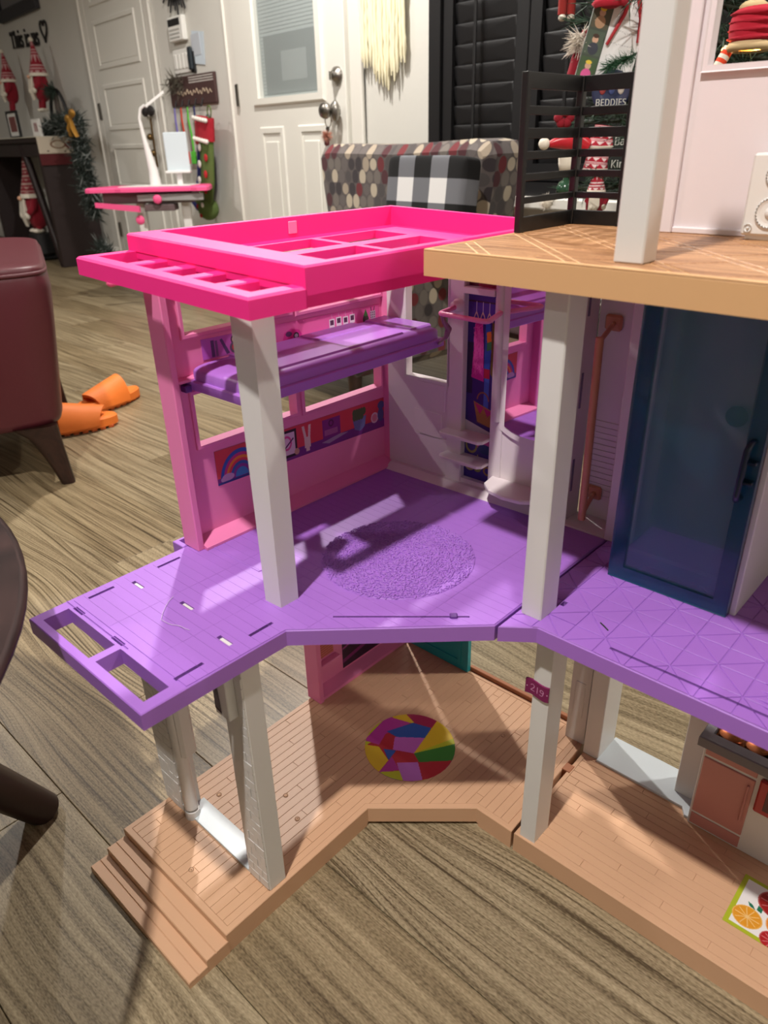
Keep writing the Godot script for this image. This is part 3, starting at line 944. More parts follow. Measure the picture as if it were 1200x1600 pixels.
	# --- first floor: columns
	obj("column", hm().hexa([Vector3(0.3962, 0.3565, -0.5505), Vector3(0.4222, 0.3565, -0.5505), Vector3(0.4222, 0.3565, -0.5262), Vector3(0.3975, 0.3565, -0.5262), Vector3(0.3935, 0.6738, -0.5520), Vector3(0.4225, 0.6738, -0.5520), Vector3(0.4225, 0.6738, -0.5252), Vector3(0.3965, 0.6738, -0.5252)]), white, H)
	obj("column", hbox(0.5562, 0.5888, 0.3566, 0.69, -0.3277, -0.3042, 0.0012), white, H)
	# pink wall with four windows
	var wins := [R2(0.4425, 0.614, 0.597, 0.662), R2(0.6095, 0.6115, 0.762, 0.660), R2(0.4425, 0.483, 0.595, 0.546), R2(0.6095, 0.4805, 0.7595, 0.545)]
	var wall := obj("pink_wall", hm().prism("z", R2(0.412, 0.358, 0.777, 0.672), -0.7245, -0.712, 0.0, wins), pink, H)
	for q: PackedVector2Array in wins:
		obj("window_frame", hm().prism("z", MB.inset(q, -0.0045), -0.7122, -0.7085, 0.0012, [q]), pink, wall)
	obj("end_flange", hbox(0.4105, 0.4195, 0.357, 0.672, -0.7266, -0.6962, 0.0012), pink, wall)
	obj("end_flange", hbox(0.766, 0.777, 0.357, 0.672, -0.713, -0.69, 0.0012), pink, wall)
	obj("base_ledge", hm().hexa([Vector3(0.419, 0.3578, -0.7125), Vector3(0.767, 0.3578, -0.7125), Vector3(0.767, 0.3578, -0.690), Vector3(0.419, 0.3578, -0.690), Vector3(0.419, 0.369, -0.7125), Vector3(0.767, 0.369, -0.7125), Vector3(0.767, 0.361, -0.690), Vector3(0.419, 0.361, -0.690)]), pink, wall)
	obj("shelf_ledge", hbox(0.4195, 0.767, 0.5645, 0.5685, -0.7125, -0.7, 0.0008), pink, wall)
	# printed strips on the pink wall
	var s1 := Pic.new(512, 44, C(206, 110, 196))
	for i in 512:
		s1.rect(i, 0, 1, 44, C(186, 96, 200).lerp(C(236, 104, 172), clampf(i / 260.0, 0, 1)))
	s1.rect(22, 6, 8, 36, C(92, 62, 120)).rect(32, 8, 6, 34, C(120, 80, 140)).poly([Vector2(44, 8), Vector2(50, 6), Vector2(66, 40), Vector2(58, 42)], C(92, 62, 120))
	s1.oval(80, 13, 9, 10, C(60, 40, 70)).oval(80, 13, 6, 7, C(226, 190, 180)).oval(80, 30, 13, 13, C(96, 84, 110)).oval(80, 30, 8, 8, C(200, 70, 80))
	s1.rect(102, 22, 26, 20, C(210, 140, 60)).oval(115, 22, 11, 12, C(120, 80, 140), 0.7, PI, TAU)
	s1.poly([Vector2(206, 40), Vector2(212, 24), Vector2(232, 16), Vector2(254, 22), Vector2(262, 34), Vector2(258, 40)], C(216, 50, 150)).oval(224, 28, 9, 6, C(90, 50, 100)).oval(245, 35, 8, 8, C(50, 34, 50)).oval(245, 35, 5, 5, C(190, 190, 200))
	for i in 4:
		s1.line(354 + i * 22, 2, 356 + i * 22, 14, 1, C(230, 220, 225)).rect(346 + i * 22, 14 - (i % 2) * 2, 17, 22, C(232, 224, 228)).rect(349 + i * 22, 17 - (i % 2) * 2, 11, 12, C(88, 50, 80))
	s1.oval(466, 32, 10, 11, C(70, 70, 40)).poly([Vector2(458, 24), Vector2(466, 6), Vector2(474, 24)], C(60, 130, 60)).rect(482, 14, 18, 28, C(200, 190, 200)).line(486, 14, 484, 4, 2, C(60, 40, 60)).line(494, 14, 497, 4, 2, C(60, 40, 60))
	for i in 12:
		s1.rect(483 + (i % 3) * 6, 17 + (i / 3) * 6, 3, 3, C(90, 60, 90))
	sticker("shelf_print", [Vector3(0.4637, 0.605, -0.7119), Vector3(0.76, 0.598, -0.7119), Vector3(0.76, 0.5745, -0.7119), Vector3(0.4637, 0.5815, -0.7119)], picmat("upper_strip_print", s1), wall)
	var s2 := Pic.new(160, 96, C(206, 62, 70))
	s2.rect(0, 78, 160, 18, C(110, 40, 120))
	for q in [[70, C(46, 84, 170)], [60, C(190, 44, 120)], [52, C(226, 130, 40)], [45, C(210, 50, 70)], [38, C(50, 90, 160)], [30, C(130, 50, 140)], [22, C(60, 130, 190)]]:
		s2.oval(80, 88, q[0], (q[0] as float) * 1.1, q[1], 0.0, PI, TAU)
	s2.oval(34, 80, 20, 10, C(190, 150, 190)).oval(24, 84, 14, 8, C(190, 150, 190)).oval(126, 74, 18, 11, C(190, 150, 190)).oval(136, 80, 16, 8, C(190, 150, 190)).rect(0, 90, 160, 6, C(40, 60, 130))
	sticker("rainbow_print", [Vector3(0.4612, 0.469, -0.7119), Vector3(0.536, 0.467, -0.7119), Vector3(0.536, 0.4215, -0.7119), Vector3(0.4612, 0.4235, -0.7119)], picmat("rainbow_print", s2), wall)
	var s3 := Pic.new(400, 88, C(212, 58, 78))
	s3.rect(0, 62, 400, 26, C(118, 44, 132))
	s3.rect(18, 6, 62, 74, C(44, 26, 40)).rect(24, 13, 50, 60, C(222, 190, 214)).oval(48, 40, 16, 20, C(216, 80, 150), 0.7).line(30, 62, 70, 30, 4, C(90, 40, 90))
	s3.rect(104, 40, 20, 30, C(222, 190, 190)).line(108, 42, 102, 8, 8, C(222, 190, 190)).line(120, 42, 124, 8, 8, C(222, 190, 190)).line(114, 68, 114, 80, 12, C(222, 190, 190)).oval(78, 70, 8, 9, C(196, 150, 130))
	s3.rect(166, 10, 62, 52, C(132, 36, 130)).oval(196, 24, 9, 10, C(90, 20, 80), 0.6).rect(172, 40, 46, 16, C(170, 90, 150)).poly([Vector2(160, 72), Vector2(228, 62), Vector2(256, 66), Vector2(186, 80)], C(160, 130, 170))
	s3.poly([Vector2(274, 40), Vector2(324, 34), Vector2(318, 66), Vector2(300, 76), Vector2(280, 68)], C(112, 110, 170))
	for i in 9:
		s3.oval(280 + (i % 5) * 9, 20 + (i / 5) * 12, 7, 11, C(80, 96, 60))
	s3.oval(356, 52, 14, 16, C(226, 190, 210)).oval(356, 52, 10, 11, C(226, 130, 160)).oval(382, 20, 13, 12, C(76, 84, 140)).oval(380, 48, 12, 20, C(76, 84, 140))
	sticker("desk_print", [Vector3(0.548, 0.4665, -0.7119), Vector3(0.7695, 0.4605, -0.7119), Vector3(0.7695, 0.415, -0.7119), Vector3(0.548, 0.421, -0.7119)], picmat("desk_print", s3), wall)
	# fold-down bunk
	var bunk := obj("bunk_bed", hm().prism("y", R2(0.4365, -0.7115, 0.765, -0.5985), 0.5555, 0.5665, 0.0015), purple2, H)
	var mt := MB.new(Transform3D(Basis(), Vector3(0.602, 0.5665, -0.6545) - HO))
	mt.ell(Vector3.ZERO, Vector3(0.1615, 0.0165, 0.0535), 40, 0.12, 0.32)
	obj("mattress", mt, purple2, bunk)
	var fold := MB.new()
	fold.box(Vector3(0.49, 0.576, -0.702) - HO, Vector3(0.70, 0.5842, -0.61) - HO, 0.0025)
	fold.box(Vector3(0.60, 0.58, -0.700) - HO, Vector3(0.694, 0.5856, -0.664) - HO, 0.0014)
	fold.box(Vector3(0.715, 0.578, -0.699) - HO, Vector3(0.758, 0.5846, -0.613) - HO, 0.0025)
	obj("blanket_folds", fold, purple2, bunk)
	obj("hinge_pin", hbox(0.4285, 0.437, 0.553, 0.561, -0.711, -0.7, 0.001), dpurple, bunk)

	# --- white back wall of the left wing
	var niche := R2(-0.5652, 0.3725, -0.5178, 0.630)
	var bw := obj("back_wall", hm().prism("x", V2([-0.70, 0.3575, -0.4005, 0.3575, -0.4005, 0.69, -0.478, 0.69, -0.478, 0.672, -0.70, 0.672]), 0.776, 0.765, 0.0, [R2(-0.6635, 0.505, -0.591, 0.668), niche, R2(-0.5652, 0.6355, -0.5178, 0.668), R2(-0.4425, 0.375, -0.4045, 0.684)]), blush, H)
	obj("skirting", hm().hexa([Vector3(0.745, 0.3575, -0.692), Vector3(0.766, 0.3575, -0.692), Vector3(0.766, 0.3575, -0.40), Vector3(0.752, 0.3575, -0.40), Vector3(0.757, 0.366, -0.692), Vector3(0.766, 0.366, -0.692), Vector3(0.766, 0.366, -0.40), Vector3(0.759, 0.366, -0.40)]), blush, bw)
	for r in [[-0.645, 0.462], [-0.65, 0.42], [-0.64, 0.385]]:
		obj("groove_tile", hbox(0.7642, 0.7655, r[1], r[1] + 0.038, r[0], r[0] + 0.05, 0.0005), blush, bw)
	obj("window_frame", hm().prism("x", R2(-0.6675, 0.501, -0.587, 0.672), 0.7655, 0.7630, 0.0, [R2(-0.6635, 0.505, -0.591, 0.668)]), white, bw)
	var wd := obj("wardrobe", hbox(0.7630, 0.80, 0.3575, 0.672, -0.5905, -0.5653), blush, H)
	obj("side_post", hbox(0.7630, 0.80, 0.3575, 0.672, -0.5178, -0.4985), blush, wd)
	obj("top_rail", hbox(0.76, 0.80, 0.628, 0.636, -0.5655, -0.5176), blush, wd)
	var wp := Pic.new(96, 352, C(44, 28, 110))
	wp.rect(0, 0, 96, 60, C(74, 44, 140)).rect(0, 18, 96, 4, C(70, 40, 60))
	for i in 4:
		wp.line(26 + i * 20, 20, 26 + i * 20, 44, 2, C(200, 180, 200)).line(26 + i * 20, 44, 16 + i * 20, 66, 3, C(206, 170, 150)).line(26 + i * 20, 44, 36 + i * 20, 66, 3, C(206, 170, 150))
	wp.rect(2, 120, 18, 130, C(28, 18, 60))
	wp.poly([Vector2(24, 62), Vector2(46, 62), Vector2(52, 120), Vector2(56, 214), Vector2(16, 208), Vector2(22, 120)], C(206, 40, 150))
	for i in 60:
		wp.line(18 + rng.randf() * 34, 70 + rng.randf() * 130, 18 + rng.randf() * 34, 74 + rng.randf() * 130, 1.5, C(230, 90, 180))
	wp.poly([Vector2(56, 70), Vector2(70, 66), Vector2(76, 130), Vector2(72, 200), Vector2(56, 200)], C(40, 90, 190)).poly([Vector2(60, 90), Vector2(74, 86), Vector2(76, 110), Vector2(62, 116)], C(236, 140, 40)).poly([Vector2(62, 116), Vector2(76, 110), Vector2(76, 130), Vector2(62, 136)], C(60, 160, 90)).rect(56, 180, 18, 24, C(180, 30, 60))
	wp.poly([Vector2(76, 66), Vector2(92, 66), Vector2(92, 210), Vector2(76, 190)], C(110, 92, 30)).rect(58, 204, 16, 80, C(60, 100, 190)).rect(80, 200, 12, 110, C(40, 40, 130))
	wp.oval(56, 262, 20, 22, C(140, 90, 60), 0.8, PI, TAU).poly([Vector2(26, 268), Vector2(92, 286), Vector2(86, 330), Vector2(40, 322)], C(166, 122, 60)).poly([Vector2(30, 272), Vector2(60, 280), Vector2(48, 300)], C(180, 40, 110)).poly([Vector2(60, 282), Vector2(90, 288), Vector2(72, 304)], C(180, 40, 110))
	for i in 8:
		wp.line(36, 296 + i * 4, 88, 302 + i * 4, 1, C(120, 84, 40))
	wp.poly([Vector2(0, 322), Vector2(96, 346), Vector2(96, 352), Vector2(0, 352)], C(190, 184, 200))
	sticker("clothes_print", [Vector3(0.7735, 0.628, -0.5655), Vector3(0.7735, 0.628, -0.5175), Vector3(0.7735, 0.442, -0.5175), Vector3(0.7735, 0.442, -0.5655)], picmat("clothes_print", wp, 0.3), wd)
	var wq := Pic.new(96, 140, C(60, 48, 130))
	wq.rect(0, 0, 96, 14, C(190, 170, 190)).oval(62, 30, 26, 18, C(200, 80, 150)).oval(70, 44, 24, 14, C(36, 60, 110)).oval(24, 40, 20, 24, C(150, 140, 80), 0.7).oval(46, 104, 14, 13, C(130, 140, 60)).oval(80, 106, 14, 14, C(150, 120, 50), 0.6).oval(20, 100, 18, 18, C(170, 160, 100), 0.6).rect(44, 64, 4, 30, C(170, 160, 120))
	sticker("shoe_print", [Vector3(0.7735, 0.442, -0.5655), Vector3(0.7735, 0.442, -0.5175), Vector3(0.7735, 0.3725, -0.5175), Vector3(0.7735, 0.3725, -0.5655)], picmat("shoe_print", wq, 0.3), wd)
	var wt := Pic.new(64, 48, C(150, 30, 70))
	wt.rect(0, 0, 20, 48, C(90, 20, 50)).oval(44, 26, 16, 14, C(200, 40, 120)).oval(56, 14, 8, 8, C(210, 150, 160))
	sticker("hat_print", [Vector3(0.7735, 0.668, -0.5655), Vector3(0.7735, 0.668, -0.5175), Vector3(0.7735, 0.635, -0.5175), Vector3(0.7735, 0.635, -0.5655)], picmat("hat_print", wt, 0.3), wd)
	for y in [0.4385, 0.4035]:
		obj("shelf", hm().prism("y", V2([0.80, -0.5907, 0.80, -0.5178, 0.748, -0.5178, 0.7425, -0.523, 0.7425, -0.586, 0.748, -0.5907]), y, y + 0.0042, 0.001), blush, wd)
	var hr := obj("clothes_rail", hm().tube([Vector3(0.757, 0.6125, -0.5685), Vector3(0.715, 0.612, -0.5625), Vector3(0.7095, 0.612, -0.5605), Vector3(0.7078, 0.612, -0.556), Vector3(0.7035, 0.612, -0.4945), Vector3(0.705, 0.612, -0.490), Vector3(0.710, 0.6115, -0.4895), Vector3(0.76, 0.6105, -0.507)], 0.0031, 8), pink, H)
	obj("socket", MB.new(Transform3D(Basis(Vector3.BACK, PI / 2), Vector3(0.757, 0.613, -0.5685) - HO)).lathe([Vector2(0, 0.012), Vector2(0.0065, 0.011), Vector2(0.0075, 0.004), Vector2(0.009, 0.003), Vector2(0.009, 0.0)], 16), blush, hr)
	obj("safety_strap", hm().tube([Vector3(0.715, 0.612, -0.5645), Vector3(0.722, 0.598, -0.5645), Vector3(0.733, 0.588, -0.566), Vector3(0.737, 0.576, -0.573), Vector3(0.742, 0.568, -0.585), Vector3(0.752, 0.561, -0.597), Vector3(0.765, 0.558, -0.603)], [0.0018, 0.003, 0.0042, 0.003, 0.0018, 0.0018, 0.0018], 7), mat("dusty_mauve_plastic", C(140, 96, 120), 0.45), hr)
	# mirror with its raised surround and vanity shelf
	var mo := PackedVector2Array()
	for i in 28:
		var a := TAU * i / 28
		mo.append(Vector2(-0.4545 + clampf(cos(a) * 1.6, -1, 1) * 0.0395, 0.566 + signf(sin(a)) * pow(absf(sin(a)), 0.32) * 0.1075))
	var my := Transform3D(Basis(Vector3.UP, deg_to_rad(-2.7)), Vector3(0.7607, 0, -0.4545) - HO)
	for i in mo.size():
		mo[i].x += 0.4545
	obj("mirror_frame", MB.new(my).prism("x", MB.inset(mo, -0.009), 0.008, -0.0004, 0.0), blush, bw)
	obj("mirror", MB.new(my).prism("x", mo, 0.0, -0.0014, 0.0), mat("mirror_silver", C(235, 225, 232), 0.02, {"metallic": 1.0}), bw)
	obj("round_moulding", hm().tube([Vector3(0.764, 0.47, -0.5085), Vector3(0.764, 0.66, -0.5105)], 0.0058, 10), blush, bw)
	obj("vanity_shelf", hm().prism("y", V2([0.766, -0.512, 0.766, -0.41, 0.735, -0.42, 0.722, -0.44, 0.719, -0.465, 0.725, -0.49, 0.74, -0.507]), 0.385, 0.3905, 0.0015), blush, bw)
	# shelf tower with printed shelves beside the mirror
	var tp := Pic.new(32, 280, C(60, 30, 80))
	for i in 7:
		tp.rect(0, i * 40, 32, 36, [C(44, 30, 60), C(160, 30, 80), C(90, 50, 110), C(130, 90, 110), C(50, 70, 120), C(120, 60, 80), C(140, 30, 80)][i]).rect(4, i * 40 + 8, 12, 24, C(206, 180, 190)).rect(20, i * 40 + 14, 9, 20, C(40, 20, 50))
	sticker("shelf_tower_print", [Vector3(0.7735, 0.668, -0.4425), Vector3(0.7735, 0.668, -0.4045), Vector3(0.7735, 0.375, -0.4045), Vector3(0.7735, 0.375, -0.4425)], picmat("shelf_tower_print", tp, 0.4), bw)
	for i in 6:
		obj("shelf", hbox(0.766, 0.795, 0.417 + i * 0.045, 0.4205 + i * 0.045, -0.4425, -0.4045, 0.0006), blush, bw)
	obj("backing", hbox(0.774, 0.78, 0.3575, 0.672, -0.592, -0.40), blush, bw)
	var dv := obj("divider_panel", hbox(0.757, 0.80, 0.3575, 0.69, -0.4045, -0.3975, 0.001), blush, H)
	for y in [0.64, 0.53, 0.42]:
		obj("latch_slot", hbox(0.772, 0.776, y - 0.022, y + 0.022, -0.3977, -0.3965, 0.0004), mat("lilac_plastic", C(120, 106, 140), 0.45), dv)
	obj("landing", hm().prism("y", V2([0.757, -0.3975, 0.757, -0.336, 0.80, -0.336, 0.80, -0.3975]), 0.352, 0.3592, 0.0004), blush, H)
	# wall behind the towel bar, pilaster and the bathroom
	var tw := obj("back_wall", hbox(0.80, 0.807, 0.3566, 0.69, -0.3975, 0.16), blush, H)
	for i in 14:
		obj("siding_board", hbox(0.7988, 0.8005, 0.385 + i * 0.0075, 0.3918 + i * 0.0075, -0.392, -0.338, 0.0003), blush, tw)
	obj("pilaster", hbox(0.755, 0.80, 0.3566, 0.69, -0.337, -0.3, 0.0015), blush, H)
	var bar := obj("towel_bar", hm().tube([Vector3(0.737, 0.606, -0.3625), Vector3(0.738, 0.384, -0.3605)], 0.0046, 6), copper, H)
	for y in [0.603, 0.388]:
		obj("bracket", hm().tube([Vector3(0.738, y, -0.3615), Vector3(0.797, y + 0.006, -0.3765)], 0.0028, 7), copper, bar)
		obj("rosette", hbox(0.7945, 0.80, y - 0.003, y + 0.0155, -0.3875, -0.3665, 0.0025), copper, bar)
	# shower cabin with a see-through teal door
	var sea := mat("teal_clear_plastic", Color(0.22, 0.50, 0.60, 0.42), 0.12, {"transparency": BaseMaterial3D.TRANSPARENCY_ALPHA})
	var sea2 := mat("teal_thick_plastic", Color(0.06, 0.30, 0.44, 0.68), 0.15, {"transparency": BaseMaterial3D.TRANSPARENCY_ALPHA})
	var sd2 := obj("shower_door", hbox(0.6865, 0.6885, 0.3585, 0.689, -0.2935, -0.166, 0.0004), sea, H)
	obj("door_frame", hm().prism("x", R2(-0.2948, 0.3578, -0.1645, 0.689), 0.6915, 0.6842, 0.001, [R2(-0.2785, 0.373, -0.180, 0.68)]), sea2, sd2)
	var hd := hm()
	hd.tube([Vector3(0.684, 0.548, -0.1735), Vector3(0.6765, 0.548, -0.1745), Vector3(0.6735, 0.542, -0.1755), Vector3(0.6735, 0.497, -0.1765), Vector3(0.6765, 0.491, -0.1768), Vector3(0.684, 0.491, -0.176)], 0.0032, 8)
	hd.box(Vector3(0.674, 0.528, -0.176), Vector3(0.6845, 0.531, -0.166), 0.0008)
	hd.box(Vector3(0.674, 0.508, -0.1765), Vector3(0.6845, 0.511, -0.166), 0.0008)
	obj("door_handle", hd, mat("dark_teal_plastic", C(8, 34, 62), 0.25), sd2)
	obj("shower_side", hbox(0.693, 0.80, 0.3566, 0.69, -0.165, -0.1585, 0.001), white, H)
	obj("shower_step", hm().prism("y", V2([0.73, -0.2985, 0.73, -0.166, 0.80, -0.166, 0.80, -0.2985]), 0.3566, 0.372, 0.003), purple, H)
	var shw := obj("shower_head", hm().tube([Vector3(0.798, 0.50, -0.205), Vector3(0.79, 0.505, -0.205), Vector3(0.786, 0.52, -0.205), Vector3(0.786, 0.66, -0.205), Vector3(0.776, 0.672, -0.207), Vector3(0.752, 0.664, -0.21)], 0.0035, 8), greyp, H)
	obj("rose", hm().lathe([Vector2(0, 0.664), Vector2(0.006, 0.662), Vector2(0.016, 0.652), Vector2(0.016, 0.649), Vector2(0, 0.649)], 18, Vector3(0.75, 0, -0.21)), greyp, shw)
	obj("tap", hm().ell(Vector3(0.796, 0.53, -0.225), Vector3(0.006, 0.012, 0.012), 14), greyp, shw)

	# --- honey-coloured top floor
	var tpoly := V2([0.5392, -0.4465, 0.5300, -0.14, 0.521, 0.16, 0.815, 0.16, 0.815, -0.4465])
	var top := obj("top_deck", hm().prism("y", tpoly, 0.689, 0.7115, 0.001), tan2, H)
	obj("rim", hm().prism("y", tpoly, 0.7113, 0.7127, 0.0005, [MB.inset(tpoly, 0.004)]), tan2, top)
	var tg := wood(77, C(126, 84, 54), C(178, 130, 90), C(212, 168, 124), 128, 256, 1)
	var tm := mat("honey_grain_plastic", Color.WHITE, 0.42, {"albedo_texture": tg, "uv1_scale": Vector3(9, 3, 9)})
	var tc := []
	var d1 := Vector2(1, -1).normalized()
	var d2 := Vector2(1, 1).normalized()
	for i in range(-4, 14):
		var a := 0.0595 * i
		for k in 2:
			var lo := a + (0.0 if k == 0 else 0.0505)
			var wide := 0.0486 if k == 0 else 0.0072
			for j in range(-12, 6):
				var s := -0.02 + j * 0.064 + (i % 2) * 0.032 - (0.03 if k else 0.0)
				var o := d2 * (lo + 0.0595) + d1 * (0.62 + s)
				tc.append(PackedVector2Array([o, o + d2 * wide, o + d2 * wide + d1 * 0.0624, o + d1 * 0.0624]))
	obj("grout", hm().prism("y", MB.inset(tpoly, 0.0041), 0.7112, 0.712), mat("pale_honey_plastic", C(236, 198, 150), 0.42), top)
	tiles("tile", MB.inset(tpoly, 0.0043), tc, 0.7113, 0.7126, 0.0004, [tm], top)
	# black slatted railing
	var rl := obj("railing", hbox(0.6845, 0.6915, 0.7127, 0.857, -0.4462, -0.439, 0.0008), blackp, H)
	obj("post", hbox(0.7905, 0.7985, 0.7127, 0.857, -0.4462, -0.4385, 0.0008), blackp, rl)
	obj("post", hbox(0.7915, 0.798, 0.7127, 0.857, -0.332, -0.325, 0.0008), blackp, rl)
	var bands := [[0.8425, 0.857], [0.8205, 0.8285], [0.7995, 0.8092], [0.7808, 0.7885], [0.7612, 0.7682], [0.7400, 0.7462], [0.7127, 0.7275]]
	for b in bands:
		obj("slat", hbox(0.691, 0.791, b[0], b[1], -0.4448, -0.4405, 0.0006), blackp, rl)
		obj("slat", hbox(0.793, 0.797, b[0], b[1], -0.439, -0.331, 0.0006), blackp, rl)
	for w in [-0.388]:
		obj("baluster", hbox(0.7925, 0.7975, 0.7127, 0.857, w, w + 0.004, 0.0004), blackp, rl)
	# top floor post and wall with a window
	obj("column", hbox(0.5550, 0.5795, 0.7126, 1.04, -0.2695, -0.2455, 0.0012), white, H)
	var ww := R2(-0.302, 0.855, -0.17, 0.985)
	var uw := obj("back_wall", hm().prism("x", R2(-0.327, 0.7126, 0.16, 1.03), 0.779, 0.768, 0.0, [ww]), blush, H)
	obj("window_frame", hm().prism("x", MB.inset(ww, -0.0055), 0.7685, 0.7650, 0.0012, [ww]), blush, uw)
	obj("pilaster", hbox(0.762, 0.779, 0.7126, 1.03, -0.3275, -0.3125, 0.001), blush, uw)
	obj("skirting", hbox(0.764, 0.77, 0.7126, 0.7185, -0.3125, 0.16, 0.001), blush, uw)
	# --- hot pink tray roof, lying slightly askew
	var ax := Vector3(cos(0.0235), 0.0004, sin(0.0235)).normalized()
	var az := Vector3(-sin(0.0235), -0.0311, cos(0.0235)).normalized()
	var rx := Transform3D(Basis(ax, az.cross(ax).normalized(), az), Vector3(0.3654, 0.6920, -0.4853) - HO)
	var rf := func() -> MB: return MB.new(rx)
	var rslots := []
	for k in 2:
		for j in 2:
			rslots.append(R2(0.186 + j * 0.118, -0.258 + k * 0.082, 0.292 + j * 0.118, -0.198 + k * 0.082))
	var roof := obj("roof", rf.call().prism("y", R2(0.061, -0.297, 0.482, 0.0), -0.019, -0.0085, 0.0, rslots), hot, H)
	obj("rim", rf.call().prism("y", R2(0.061, -0.297, 0.482, 0.0), -0.019, 0.0164, 0.0018, [R2(0.0955, -0.285, 0.47, -0.0115)]), hot, roof)
	obj("lip", rf.call().prism("y", R2(0.0, -0.297, 0.0625, 0.0), -0.0195, -0.001, 0.0022, [R2(0.0165, -0.281, 0.0635, -0.0175)]), hot, roof)
	for i in 4:
		obj("bar", rf.call().box(Vector3(0.014, -0.017, -0.236 + i * 0.0515), Vector3(0.064, -0.0035, -0.219 + i * 0.0515), 0.0012), hot, roof)
	obj("clip", rf.call().box(Vector3(0.278, -0.004, -0.2855), Vector3(0.292, 0.0115, -0.2835), 0.0008), pink, roof)
	obj("peg", rf.call().tube([Vector3(0.045, -0.027, -0.222), Vector3(0.045, -0.018, -0.222)], 0.007, 12), hot, roof)
